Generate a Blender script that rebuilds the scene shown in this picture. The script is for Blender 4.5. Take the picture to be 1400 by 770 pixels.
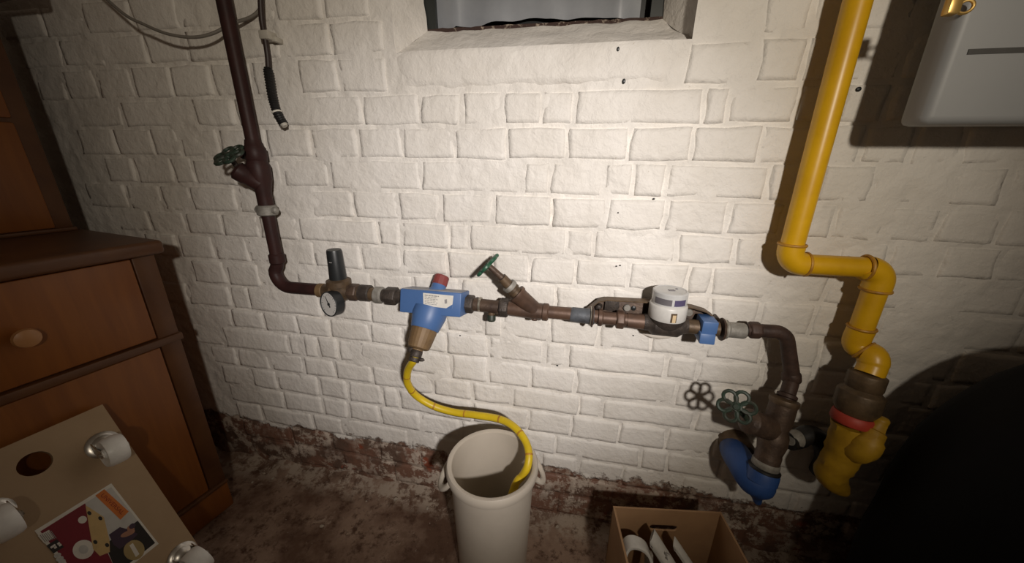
import bpy, bmesh, math, random
from mathutils import Vector, Matrix, noise

for o in list(bpy.data.objects):
    bpy.data.objects.remove(o)
SC = bpy.context.scene
COL = SC.collection
rnd = random.Random(7)

# ------------------------------------------------------------------ camera
CAM = Vector((0.0, -0.9, 1.125))
F = 485.0                                   # focal length in pixels of the 1400x770 frame
R0 = Vector((0.9816838, 0.1901749, 0.01142057))        # camera right
R1 = Vector((0.07128156, -0.31104242, -0.94771913))    # camera down
R2 = Vector((-0.17668011, 0.93117459, -0.31890127))    # camera forward
cam_d = bpy.data.cameras.new('camera')
cam_d.sensor_fit = 'HORIZONTAL'
cam_d.sensor_width = 36.0
cam_d.lens = F / 1400.0 * 36.0
cam_d.clip_start = 0.01
cam = bpy.data.objects.new('camera', cam_d)
COL.objects.link(cam)
m = Matrix((R0, -R1, -R2)).transposed().to_4x4()
m.translation = CAM
cam.matrix_world = m
SC.camera = cam

# ------------------------------------------------------------------ world, lights, exposure
W = bpy.data.worlds.new('world')
SC.world = W
W.use_nodes = True
W.node_tree.nodes['Background'].inputs[0].default_value = (1.0, 0.74, 0.52, 1)
W.node_tree.nodes['Background'].inputs[1].default_value = 0.055


def spot(name, loc, target, energy, color, size, blend, radius):
    l = bpy.data.lights.new(name, 'SPOT')
    l.energy = energy
    l.color = color
    l.spot_size = math.radians(size)
    l.spot_blend = blend
    l.shadow_soft_size = radius
    o = bpy.data.objects.new(name, l)
    COL.objects.link(o)
    o.location = loc
    d = Vector(target) - Vector(loc)
    o.rotation_euler = d.to_track_quat('-Z', 'Y').to_euler()
    return o


LAMP = (0.50, -1.60, 1.45)
spot('torch_core', LAMP, (-0.205, 0.0, 0.84), 89, (1.0, 0.960, 0.975), 50.0, 1.0, 0.04)
spot('torch_spill', LAMP, (-0.11, 0.0, 1.12), 54, (1.0, 0.89, 0.73), 84.0, 1.0, 0.04)
SC.view_settings.view_transform = 'Standard'
SC.view_settings.look = 'None'
SC.view_settings.exposure = 0.0
SC.view_settings.gamma = 1.0
SC.view_settings.use_curve_mapping = False


# ------------------------------------------------------------------ measuring helpers (pixels of the photograph -> points at a known depth)
def ray(x, y):
    return R0 * ((x - 700) / F) + R1 * ((y - 385) / F) + R2


def at(x, y, h=0.0):
    """point on the plane h metres in front of the brick wall"""
    d = ray(x, y)
    return CAM + d * ((0.9 - h) / d.y)


def onz(x, y, z):
    d = ray(x, y)
    return CAM + d * ((z - CAM.z) / d.z)


def onplane(x, y, p, n):
    d = ray(x, y)
    return CAM + d * ((p - CAM).dot(n) / d.dot(n))


def mpp(p):
    """metres per pixel at p"""
    return (p - CAM).dot(R2) / F


def solve_x(px, z):
    """X on the wall face at height z seen in pixel column px"""
    u = px - 700
    dz = z - CAM.z
    a = F * R0.x - u * R2.x
    b = F * (R0.y * 0.9 + R0.z * dz) - u * (R2.y * 0.9 + R2.z * dz)
    return -b / a


# ------------------------------------------------------------------ materials
def new_mat(name):
    mt = bpy.data.materials.new(name)
    mt.use_nodes = True
    nt = mt.node_tree
    return mt, nt, nt.nodes['Principled BSDF']


def node(nt, typ, **kw):
    n = nt.nodes.new(typ)
    for k, v in kw.items():
        if k in n.inputs:
            n.inputs[k].default_value = v
        else:
            setattr(n, k, v)
    return n


def ramp(nt, src, stops):
    r = nt.nodes.new('ShaderNodeValToRGB')
    el = r.color_ramp.elements
    while len(el) < len(stops):
        el.new(0.5)
    for e, (p, c) in zip(el, stops):
        e.position = p
        e.color = (c[0], c[1], c[2], 1) if not isinstance(c, (int, float)) else (c, c, c, 1)
    nt.links.new(src, r.inputs[0])
    return r.outputs[0]


def mixc(nt, fac, a, b):
    n = nt.nodes.new('ShaderNodeMix')
    n.data_type = 'RGBA'
    for sock, v in ((n.inputs[0], fac), (n.inputs[6], a), (n.inputs[7], b)):
        if isinstance(v, (int, float)):
            sock.default_value = v
        elif isinstance(v, tuple):
            sock.default_value = (*v, 1)
        else:
            nt.links.new(v, sock)
    return n.outputs[2]


def math_n(nt, op, a, b=None, clamp=False):
    n = nt.nodes.new('ShaderNodeMath')
    n.operation = op
    n.use_clamp = clamp
    for i, v in enumerate((a, b)):
        if v is None:
            continue
        if isinstance(v, (int, float)):
            n.inputs[i].default_value = v
        else:
            nt.links.new(v, n.inputs[i])
    return n.outputs[0]


def plain(name, c, rough=0.5, metal=0.0, c2=None, scale=30.0, bump=0.0, lo=0.4, hi=0.65, bscale=None, spec=0.5):
    mt, nt, p = new_mat(name)
    p.inputs['Roughness'].default_value = rough
    p.inputs['Metallic'].default_value = metal
    p.inputs['Specular IOR Level'].default_value = spec
    geo = node(nt, 'ShaderNodeNewGeometry')
    nz = node(nt, 'ShaderNodeTexNoise', Scale=scale, Detail=6.0, Roughness=0.65)
    nt.links.new(geo.outputs['Position'], nz.inputs['Vector'])
    if c2 is None:
        c2 = tuple(v * 0.86 for v in c)
    nt.links.new(ramp(nt, nz.outputs[0], [(lo, c), (hi, c2)]), p.inputs['Base Color'])
    if bump:
        nb = node(nt, 'ShaderNodeTexNoise', Scale=bscale or scale * 4, Detail=4.0)
        nt.links.new(geo.outputs['Position'], nb.inputs['Vector'])
        b = node(nt, 'ShaderNodeBump', Strength=bump, Distance=0.002)
        nt.links.new(nb.outputs[0], b.inputs['Height'])
        nt.links.new(b.outputs[0], p.inputs['Normal'])
    return mt


def wall_material():
    mt, nt, p = new_mat('whitewashed_brick')
    L = nt.links.new
    geo = node(nt, 'ShaderNodeNewGeometry')
    pos = geo.outputs['Position']
    sep = node(nt, 'ShaderNodeSeparateXYZ')
    L(pos, sep.inputs[0])

    def nz(scale, detail=5.0, rough=0.6, dist=0.0):
        n = node(nt, 'ShaderNodeTexNoise', Scale=scale, Detail=detail, Roughness=rough, Distortion=dist)
        L(pos, n.inputs['Vector'])
        return n.outputs[0]
    # white paint, faintly dirty
    white = mixc(nt, ramp(nt, nz(5.0), [(0.38, 0.0), (0.7, 1.0)]), (0.80, 0.765, 0.715), (0.70, 0.66, 0.60))
    white = mixc(nt, ramp(nt, nz(70.0, 3.0), [(0.70, 0.0), (0.76, 1.0)]), white, (0.60, 0.55, 0.48))
    # bare damp zone above the floor
    red = mixc(nt, ramp(nt, nz(9.0), [(0.45, 0.0), (0.56, 1.0)]), (0.22, 0.115, 0.078), (0.14, 0.086, 0.062))
    red = mixc(nt, ramp(nt, nz(12.0, 4.0, 0.5), [(0.64, 0.0), (0.70, 1.0)]), red, (0.27, 0.075, 0.04))
    salt = mixc(nt, ramp(nt, nz(17.0, 10.0, 0.78), [(0.49, 0.0), (0.545, 1.0)]), red, (0.56, 0.47, 0.39))
    salt = mixc(nt, ramp(nt, nz(6.0, 4.0), [(0.34, 0.0), (0.54, 1.0)]), red, salt)
    # edge of the flaking paint: about 0.2 m above the floor, ragged
    e = math_n(nt, 'ADD', sep.outputs[2], math_n(nt, 'MULTIPLY', math_n(nt, 'SUBTRACT', nz(7.0, 8.0, 0.68), 0.5), 0.17))
    e = math_n(nt, 'SUBTRACT', e, 0.192)
    mask = ramp(nt, math_n(nt, 'ADD', math_n(nt, 'MULTIPLY', e, 50.0), 0.5, True), [(0.3, 0.0), (0.7, 1.0)])
    # single flaked spots just above that line
    sp = math_n(nt, 'SUBTRACT', nz(26.0, 5.0, 0.7), math_n(nt, 'MULTIPLY', math_n(nt, 'SUBTRACT', sep.outputs[2], 0.17), 2.6))
    spots = ramp(nt, sp, [(0.535, 0.0), (0.56, 1.0)])
    white = mixc(nt, spots, white, (0.15, 0.085, 0.06))
    L(mixc(nt, mask, salt, white), p.inputs['Base Color'])
    p.inputs['Roughness'].default_value = 0.55
    p.inputs['Specular IOR Level'].default_value = 0.35
    b0 = node(nt, 'ShaderNodeBump', Strength=0.45, Distance=0.012)
    L(nz(17.0, 3.0, 0.5, 0.4), b0.inputs['Height'])
    b1 = node(nt, 'ShaderNodeBump', Strength=0.55, Distance=0.006)
    L(nz(52.0, 5.0, 0.6, 0.3), b1.inputs['Height'])
    L(b0.outputs[0], b1.inputs['Normal'])
    b2 = node(nt, 'ShaderNodeBump', Strength=0.35, Distance=0.0016)
    L(nz(260.0, 3.0), b2.inputs['Height'])
    L(b1.outputs[0], b2.inputs['Normal'])
    b3 = node(nt, 'ShaderNodeBump', Strength=0.8, Distance=0.004)
    L(mask, b3.inputs['Height'])
    L(b2.outputs[0], b3.inputs['Normal'])
    L(b3.outputs[0], p.inputs['Normal'])
    return mt


def floor_material():
    mt, nt, p = new_mat('dirty_cellar_floor')
    L = nt.links.new
    geo = node(nt, 'ShaderNodeNewGeometry')
    pos = geo.outputs['Position']

    def nz(scale, detail=6.0, rough=0.65, dist=0.0):
        n = node(nt, 'ShaderNodeTexNoise', Scale=scale, Detail=detail, Roughness=rough, Distortion=dist)
        L(pos, n.inputs['Vector'])
        return n.outputs[0]
    c = mixc(nt, ramp(nt, nz(3.6), [(0.42, 0.0), (0.58, 1.0)]), (0.15, 0.082, 0.052), (0.36, 0.25, 0.185))
    c = mixc(nt, ramp(nt, nz(24.0, 8.0, 0.75), [(0.5, 0.0), (0.62, 1.0)]), c, (0.10, 0.050, 0.030))
    c = mixc(nt, ramp(nt, nz(15.0, 9.0, 0.75, 0.5), [(0.60, 0.0), (0.68, 1.0)]), c, (0.46, 0.35, 0.27))
    c = mixc(nt, ramp(nt, nz(120.0, 2.0), [(0.72, 0.0), (0.76, 1.0)]), c, (0.55, 0.46, 0.37))
    sep = node(nt, 'ShaderNodeSeparateXYZ')
    L(pos, sep.inputs[0])
    near = math_n(nt, 'ADD', math_n(nt, 'MULTIPLY', sep.outputs[1], 9.0), 1.0, True)          # salt and crumbs along the foot of the wall
    salt = math_n(nt, 'MULTIPLY', ramp(nt, nz(19.0, 10.0, 0.78), [(0.46, 0.0), (0.54, 1.0)]), ramp(nt, near, [(0.1, 0.0), (0.55, 1.0)]))
    c = mixc(nt, salt, c, (0.50, 0.41, 0.33))
    L(c, p.inputs['Base Color'])
    p.inputs['Roughness'].default_value = 0.72
    b = node(nt, 'ShaderNodeBump', Strength=0.5, Distance=0.006)
    L(nz(38.0, 8.0, 0.7), b.inputs['Height'])
    L(b.outputs[0], p.inputs['Normal'])
    return mt


def wood_material(name, ca, cb, axis_scale):
    mt, nt, p = new_mat(name)
    L = nt.links.new
    tc = node(nt, 'ShaderNodeNewGeometry')
    mp = node(nt, 'ShaderNodeMapping')
    mp.inputs['Scale'].default_value = axis_scale
    L(tc.outputs['Position'], mp.inputs[0])
    n = node(nt, 'ShaderNodeTexNoise', Scale=6.0, Detail=7.0, Roughness=0.6, Distortion=0.4)
    L(mp.outputs[0], n.inputs['Vector'])
    L(ramp(nt, n.outputs[0], [(0.35, ca), (0.7, cb)]), p.inputs['Base Color'])
    p.inputs['Roughness'].default_value = 0.42
    b = node(nt, 'ShaderNodeBump', Strength=0.12, Distance=0.001)
    L(n.outputs[0], b.inputs['Height'])
    L(b.outputs[0], p.inputs['Normal'])
    return mt


M = {}
M['wall'] = wall_material()
M['floor'] = floor_material()
M['wood'] = wood_material('orange_stained_pine', (0.24, 0.080, 0.013), (0.19, 0.058, 0.010), (8, 8, 0.7))
M['wood_dark'] = wood_material('dark_edge_pine', (0.115, 0.045, 0.014), (0.075, 0.027, 0.009), (2, 2, 2))
M['knob'] = wood_material('turned_knob_wood', (0.42, 0.21, 0.085), (0.33, 0.15, 0.055), (3, 3, 3))
M['mdf'] = plain('brown_fibreboard', (0.40, 0.28, 0.165), 0.6, c2=(0.365, 0.25, 0.145), scale=9, bump=0.05)
M['mdf_edge'] = plain('fibreboard_hole_edge', (0.24, 0.11, 0.04), 0.7)
M['caster_wheel'] = plain('white_nylon', (0.86, 0.85, 0.82), 0.35)
M['steel'] = plain('zinc_steel', (0.62, 0.59, 0.54), 0.3, 1.0)
M['riser'] = plain('purple_brown_paint', (0.042, 0.017, 0.015), 0.5, c2=(0.027, 0.013, 0.012), scale=18, bump=0.15, spec=0.22)
M['old_iron'] = plain('tarnished_iron', (0.105, 0.068, 0.047), 0.5, 0.35, c2=(0.055, 0.036, 0.027), scale=35, bump=0.5)
M['brown_pipe'] = plain('rusty_brown_pipe', (0.068, 0.040, 0.030), 0.55, 0.15, c2=(0.04, 0.025, 0.02), scale=40, bump=0.35, spec=0.3)
M['black_iron'] = plain('blackened_iron', (0.045, 0.036, 0.031), 0.55, 0.3, c2=(0.075, 0.058, 0.047), scale=60, bump=0.6)
M['old_brass'] = plain('tarnished_brass', (0.135, 0.088, 0.050), 0.5, 0.3, c2=(0.075, 0.05, 0.03), scale=30, bump=0.3)
M['copper'] = plain('tarnished_copper', (0.125, 0.072, 0.048), 0.5, 0.3, c2=(0.075, 0.045, 0.032), scale=22, bump=0.25)
M['bronze'] = plain('filter_bronze', (0.20, 0.125, 0.058), 0.58, 0.1, c2=(0.155, 0.095, 0.045), scale=40)
M['grey_zinc'] = plain('dull_galvanized', (0.30, 0.285, 0.255), 0.6, 0.25, c2=(0.19, 0.175, 0.15), scale=45, bump=0.3)
M['blue_lead'] = plain('blue_grey_coupling', (0.11, 0.12, 0.135), 0.55, 0.2, c2=(0.06, 0.06, 0.065), scale=35, bump=0.3)
M['bright'] = plain('worn_bright_metal', (0.52, 0.48, 0.40), 0.35, 0.8)
M['black'] = plain('black_plastic', (0.018, 0.02, 0.021), 0.4)
M['rubber'] = plain('black_rubber', (0.012, 0.011, 0.011), 0.5)
M['blue'] = plain('blue_plastic', (0.070, 0.150, 0.345), 0.45, c2=(0.062, 0.132, 0.305), scale=8)
M['blue_dark'] = plain('dark_blue_plastic', (0.028, 0.080, 0.26), 0.5, c2=(0.020, 0.058, 0.195), scale=12)
M['pale_blue_grey'] = plain('pale_blue_grey_plastic', (0.44, 0.43, 0.41), 0.7, c2=(0.30, 0.32, 0.38), scale=25)
M['red'] = plain('faded_red_plastic', (0.24, 0.045, 0.042), 0.55, c2=(0.18, 0.04, 0.036), scale=30)
M['red_ring'] = plain('red_plastic_ring', (0.42, 0.045, 0.025), 0.55)
M['paper'] = plain('white_label_paper', (0.74, 0.71, 0.64), 0.6)
M['print'] = plain('grey_print', (0.30, 0.29, 0.28), 0.6)
M['green'] = plain('green_enamel', (0.022, 0.10, 0.052), 0.42, c2=(0.013, 0.06, 0.034), scale=50)
M['dark_green'] = plain('worn_dark_green_enamel', (0.020, 0.040, 0.026), 0.5, c2=(0.030, 0.030, 0.020), scale=60)
M['meter_white'] = plain('white_meter_plastic', (0.64, 0.625, 0.59), 0.4)
M['meter_clear'] = plain('frosted_meter_lid', (0.56, 0.56, 0.55), 0.16, c2=(0.48, 0.48, 0.47))
M['meter_dark'] = plain('smoky_meter_window', (0.16, 0.15, 0.16), 0.2)
M['meter_violet'] = plain('violet_meter_window', (0.10, 0.085, 0.16), 0.2)
M['seal_tag'] = plain('beige_seal_tag', (0.66, 0.50, 0.30), 0.5)
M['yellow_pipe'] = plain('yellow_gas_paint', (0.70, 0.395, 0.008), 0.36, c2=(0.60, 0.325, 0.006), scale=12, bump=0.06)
M['yellow_edge'] = plain('rusty_yellow_edge', (0.50, 0.25, 0.02), 0.5, c2=(0.33, 0.15, 0.02), scale=70)
M['yellow_hose'] = plain('yellow_hose_rubber', (0.70, 0.50, 0.015), 0.42, c2=(0.60, 0.42, 0.015), scale=20)
M['hose_print'] = plain('black_hose_stripe', (0.06, 0.05, 0.015), 0.5)
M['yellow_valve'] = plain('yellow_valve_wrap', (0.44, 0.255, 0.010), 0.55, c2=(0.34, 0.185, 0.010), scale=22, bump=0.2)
M['valve_nut'] = plain('greasy_brown_nut', (0.13, 0.085, 0.045), 0.5, 0.3, c2=(0.075, 0.05, 0.028), scale=40, bump=0.3)
M['bin'] = plain('grey_beige_bin_plastic', (0.56, 0.50, 0.42), 0.45, c2=(0.51, 0.455, 0.38), scale=5)
M['cardboard'] = plain('brown_cardboard', (0.34, 0.20, 0.10), 0.75, c2=(0.30, 0.17, 0.085), scale=12)
M['cardboard_dark'] = plain('cardboard_slot', (0.035, 0.018, 0.012), 0.9)
M['pvc'] = plain('white_pvc', (0.66, 0.645, 0.61), 0.4)
M['grey_pvc'] = plain('light_grey_tube', (0.50, 0.48, 0.43), 0.5)
M['roll_paper'] = plain('crumpled_white_paper', (0.68, 0.66, 0.62), 0.7, c2=(0.56, 0.54, 0.5), scale=20)
M['grey_box'] = plain('grey_enamel_box', (0.265, 0.27, 0.275), 0.5, c2=(0.245, 0.25, 0.255), scale=4)
M['box_seam'] = plain('dark_box_seam', (0.06, 0.058, 0.055), 0.5)
M['latch'] = plain('brass_latch', (0.56, 0.36, 0.11), 0.35, 0.7)
M['grey_wire'] = plain('grey_cable_sheath', (0.20, 0.18, 0.155), 0.6)
M['cable'] = plain('brown_black_cable', (0.03, 0.017, 0.015), 0.5)
M['clip'] = plain('painted_cable_clip', (0.50, 0.47, 0.41), 0.6)
M['sheet'] = plain('grey_plastic_sheet', (0.33, 0.345, 0.37), 0.28, c2=(0.27, 0.285, 0.31), scale=6)
M['frame'] = plain('dark_green_window_frame', (0.022, 0.026, 0.024), 0.5)
M['rust'] = plain('rusty_window_rail', (0.055, 0.03, 0.024), 0.7, c2=(0.40, 0.33, 0.26), scale=45, lo=0.55, hi=0.62, bump=0.6)
M['bag'] = plain('black_sack', (0.0035, 0.0032, 0.003), 0.75, bump=0.2, scale=6, spec=0.15)
M['plaster'] = plain('white_plaster_lump', (0.74, 0.68, 0.60), 0.8, scale=40, bump=0.4)
M['chip'] = plain('pale_plaster_chip', (0.50, 0.43, 0.35), 0.8)
M['maroon'] = plain('maroon_print', (0.20, 0.008, 0.020), 0.45)
M['orange_print'] = plain('orange_print', (0.62, 0.18, 0.03), 0.45)
M['red_letter'] = plain('brown_red_lettering', (0.28, 0.03, 0.01), 0.45)
M['beige_print'] = plain('beige_print', (0.60, 0.42, 0.18), 0.45)
M['black_print'] = plain('black_print', (0.018, 0.014, 0.013), 0.45)
M['gold_print'] = plain('gold_print', (0.40, 0.30, 0.13), 0.45)
M['purple_print'] = plain('dark_purple_print', (0.055, 0.03, 0.055), 0.45)
M['skin_print'] = plain('skin_tone_print', (0.42, 0.21, 0.13), 0.45)
M['light_print'] = plain('pale_grey_print', (0.56, 0.55, 0.52), 0.45)


# ------------------------------------------------------------------ mesh helpers
def axes(d):
    d = Vector(d).normalized()
    t = Vector((0, 0, 1)) if abs(d.z) < 0.9 else Vector((1, 0, 0))
    a = d.cross(t).normalized()
    b = d.cross(a).normalized()
    return d, a, b


class MB:
    def __init__(self):
        self.v = []
        self.f = []

    def ring_strip(self, rings, closed=True, cap0=True, cap1=True, loop=False):
        base = len(self.v)
        n = len(rings[0])
        for r in rings:
            self.v += [Vector(p) for p in r]
        k = len(rings)
        for i in range(k - 1 if not loop else k):
            i2 = (i + 1) % k
            for j in range(n if closed else n - 1):
                j2 = (j + 1) % n
                self.f.append((base + i * n + j, base + i * n + j2, base + i2 * n + j2, base + i2 * n + j))
        if not loop:
            if cap0:
                self.f.append(tuple(base + j for j in reversed(range(n))))
            if cap1:
                self.f.append(tuple(base + (k - 1) * n + j for j in range(n)))
        return self

    def tube(self, pts, r, n=16, cap=True, loop=False, wob=0.0, flat=None):
        pts = [Vector(p) for p in pts]
        k = len(pts)
        rad = r if isinstance(r, (list, tuple)) else [r] * k
        rings = []
        prev = None
        for i, p in enumerate(pts):
            if loop:
                d = pts[(i + 1) % k] - pts[i - 1]
            else:
                d = pts[min(i + 1, k - 1)] - pts[max(i - 1, 0)]
            if d.length < 1e-9:
                d = Vector((0, 0, 1))
            d.normalize()
            if prev is None:
                _, a, b = axes(d)
            else:
                a = prev - d * prev.dot(d)
                a.normalize()
                b = d.cross(a)
            prev = a
            ring = []
            for j in range(n):
                th = 2 * math.pi * j / n
                rr = rad[i] * (1 + wob * noise.noise(p * 60 + Vector((j, 0, 0))))
                ring.append(p + a * math.cos(th) * rr + b * math.sin(th) * rr * (flat or 1.0))
            rings.append(ring)
        return self.ring_strip(rings, True, cap, cap, loop)

    def lathe(self, o, d, prof, n=24, cap0=True, cap1=True, hexa=False):
        """prof: (radius, distance along d)"""
        o = Vector(o)
        d, a, b = axes(d)
        n = 6 if hexa else n
        rings = []
        for r, t in prof:
            rings.append([o + d * t + (a * math.cos(2 * math.pi * j / n) + b * math.sin(2 * math.pi * j / n)) * r for j in range(n)])
        return self.ring_strip(rings, True, cap0, cap1)

    def box(self, o, ex, ey, ez):
        """corner o and three edge vectors"""
        o, ex, ey, ez = Vector(o), Vector(ex), Vector(ey), Vector(ez)
        b = len(self.v)
        self.v += [o, o + ex, o + ex + ey, o + ey, o + ez, o + ex + ez, o + ex + ey + ez, o + ey + ez]
        for q in ((0, 3, 2, 1), (4, 5, 6, 7), (0, 1, 5, 4), (1, 2, 6, 5), (2, 3, 7, 6), (3, 0, 4, 7)):
            self.f.append(tuple(b + i for i in q))
        return self

    def prism(self, outline, d):
        outline = [Vector(p) for p in outline]
        d = Vector(d)
        return self.ring_strip([outline, [p + d for p in outline]])

    def ball(self, c, r, n=14, sx=(1, 1, 1)):
        c = Vector(c)
        rings = []
        for i in range(1, n):
            th = math.pi * i / n
            rings.append([c + Vector((math.sin(th) * math.cos(2 * math.pi * j / n) * sx[0], math.sin(th) * math.sin(2 * math.pi * j / n) * sx[1], math.cos(th) * sx[2])) * r for j in range(n)])
        return self.ring_strip(rings)

    def torus(self, c, d, R, r, n=28, k=8):
        c = Vector(c)
        d, a, b = axes(d)
        pts = [c + (a * math.cos(2 * math.pi * i / n) + b * math.sin(2 * math.pi * i / n)) * R for i in range(n)]
        return self.tube(pts, r, k, loop=True)

    def mesh(self, name, origin=Vector((0, 0, 0)), bevel=0.0, segs=2, sharp=38):
        me = bpy.data.meshes.new(name)
        bm = bmesh.new()
        vs = [bm.verts.new(p - origin) for p in self.v]
        for f in self.f:
            try:
                bm.faces.new([vs[i] for i in f])
            except ValueError:
                pass
        bmesh.ops.recalc_face_normals(bm, faces=bm.faces)
        if bevel:
            es = [e for e in bm.edges if e.is_manifold and e.calc_face_angle(0) > 0.6]
            bmesh.ops.bevel(bm, geom=es, offset=bevel, segments=segs, affect='EDGES', profile=0.5, clamp_overlap=True)
        for f in bm.faces:
            f.smooth = True
        lim = math.radians(sharp)
        for e in bm.edges:
            if e.is_manifold and e.calc_face_angle(0) > lim:
                e.smooth = False
        bm.to_mesh(me)
        bm.free()
        return me


WL = {}


def thing(name, label, cat, loc, group=None):
    o = bpy.data.objects.new(name, None)
    COL.objects.link(o)
    o.empty_display_size = 0.03
    o.location = loc
    WL[o] = Vector(loc)
    o['label'] = label
    o['category'] = cat
    if group:
        o['group'] = group
    return o


def part(name, mb, mat, parent, bevel=0.0, segs=2, label=None, sharp=38, origin=None):
    pl = WL[parent]
    og = Vector(origin) if origin is not None else sum(mb.v, Vector()) / len(mb.v)
    me = mb.mesh(name, og, bevel, segs, sharp)
    me.materials.append(M[mat])
    o = bpy.data.objects.new(name, me)
    COL.objects.link(o)
    o.parent = parent
    o.location = og - pl
    WL[o] = og
    if label:
        o['label'] = label
    return o


def single(name, mb, mat, label, cat, loc=None, group=None, bevel=0.0, segs=2, sharp=38):
    loc = Vector(loc) if loc is not None else Vector(mb.v[0])
    me = mb.mesh(name, loc, bevel, segs, sharp)
    me.materials.append(M[mat])
    o = bpy.data.objects.new(name, me)
    COL.objects.link(o)
    o.location = loc
    WL[o] = loc
    o['label'] = label
    o['category'] = cat
    if group:
        o['group'] = group
    return o


def struct(name, mb, mat, bevel=0.0, sharp=38):
    me = mb.mesh(name, Vector((0, 0, 0)), bevel, 2, sharp)
    me.materials.append(M[mat])
    o = bpy.data.objects.new(name, me)
    COL.objects.link(o)
    WL[o] = Vector((0, 0, 0))
    o['kind'] = 'structure'
    return o


def smooth_path(pts, n=8):
    """Catmull-Rom through the points"""
    pts = [Vector(p) for p in pts]
    out = []
    for i in range(len(pts) - 1):
        p0 = pts[max(i - 1, 0)]
        p1, p2 = pts[i], pts[i + 1]
        p3 = pts[min(i + 2, len(pts) - 1)]
        for k in range(n):
            t = k / n
            out.append(0.5 * ((2 * p1) + (p2 - p0) * t + (2 * p0 - 5 * p1 + 4 * p2 - p3) * t * t + (3 * p1 - p0 - 3 * p2 + p3) * t * t * t))
    out.append(pts[-1])
    return out


def bend(a, c, b, r, n=8):
    """points from a to b with a round corner of radius r at c (a, b not included)"""
    a, c, b = Vector(a), Vector(c), Vector(b)
    u = (a - c).normalized()
    v = (b - c).normalized()
    half = u.angle(v) / 2
    t = r / math.tan(half)
    p, q = c + u * t, c + v * t
    ctr = c + (u + v).normalized() * (r / math.sin(half))
    x = (p - ctr).normalized()
    ax = x.cross((q - ctr).normalized()).normalized()
    ang = (p - ctr).angle(q - ctr)
    return [ctr + (Matrix.Rotation(ang * i / n, 3, ax) @ x) * r for i in range(n + 1)]


# ================================================================== STRUCTURE
D = 0.9
XL, XR, ZT = -2.05, 1.75, 1.80
OPX0, OPX1, OPZ = -0.46, 0.198, 1.368            # cellar window opening


def zw(zd):
    return CAM.z + zd * D


def tilt(x, z):
    """the courses climb a little towards the left at the bottom of the wall"""
    zd = (z - CAM.z) / D
    return 0.0145 * max(0, min(1, (-x / D - 0.3) / 0.5)) * max(0, min(1, (-0.4 - zd) / 0.3))


def grid_lines(lo, hi, step, must):
    n = int(round((hi - lo) / step))
    g = [lo + (hi - lo) * i / n for i in range(n + 1)]
    for q in must:
        i = min(range(len(g)), key=lambda k: abs(g[k] - q))
        g[i] = q
    return g


gx = grid_lines(XL, XR, 0.008, (OPX0, OPX1))
gz = grid_lines(-0.03, ZT, 0.008, (OPZ,))


def mortar_y(x, z):
    p = Vector((x, 0, z))
    return 0.0010 + 0.0042 * noise.noise(p * 7) + 0.0032 * noise.noise(p * 26 + Vector((3, 1, 2))) + 0.0018 * noise.noise(p * 70)


wb = MB()
idx = {}
for i, x in enumerate(gx):
    for j, z in enumerate(gz):
        inside = OPX0 < x < OPX1 and z > OPZ
        if inside:
            continue
        idx[(i, j)] = len(wb.v)
        wb.v.append(Vector((x, mortar_y(x, z), z)))
for i in range(len(gx) - 1):
    for j in range(len(gz) - 1):
        q = [(i, j), (i + 1, j), (i + 1, j + 1), (i, j + 1)]
        cx, cz = (gx[i] + gx[i + 1]) / 2, (gz[j] + gz[j + 1]) / 2
        if OPX0 < cx < OPX1 and cz > OPZ:
            continue
        wb.f.append(tuple(idx[k] for k in q))
wall = struct('wall_back', wb, 'wall', sharp=80)

# ---- bricks of the wall, one object each ----
BRICKS = []


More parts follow.
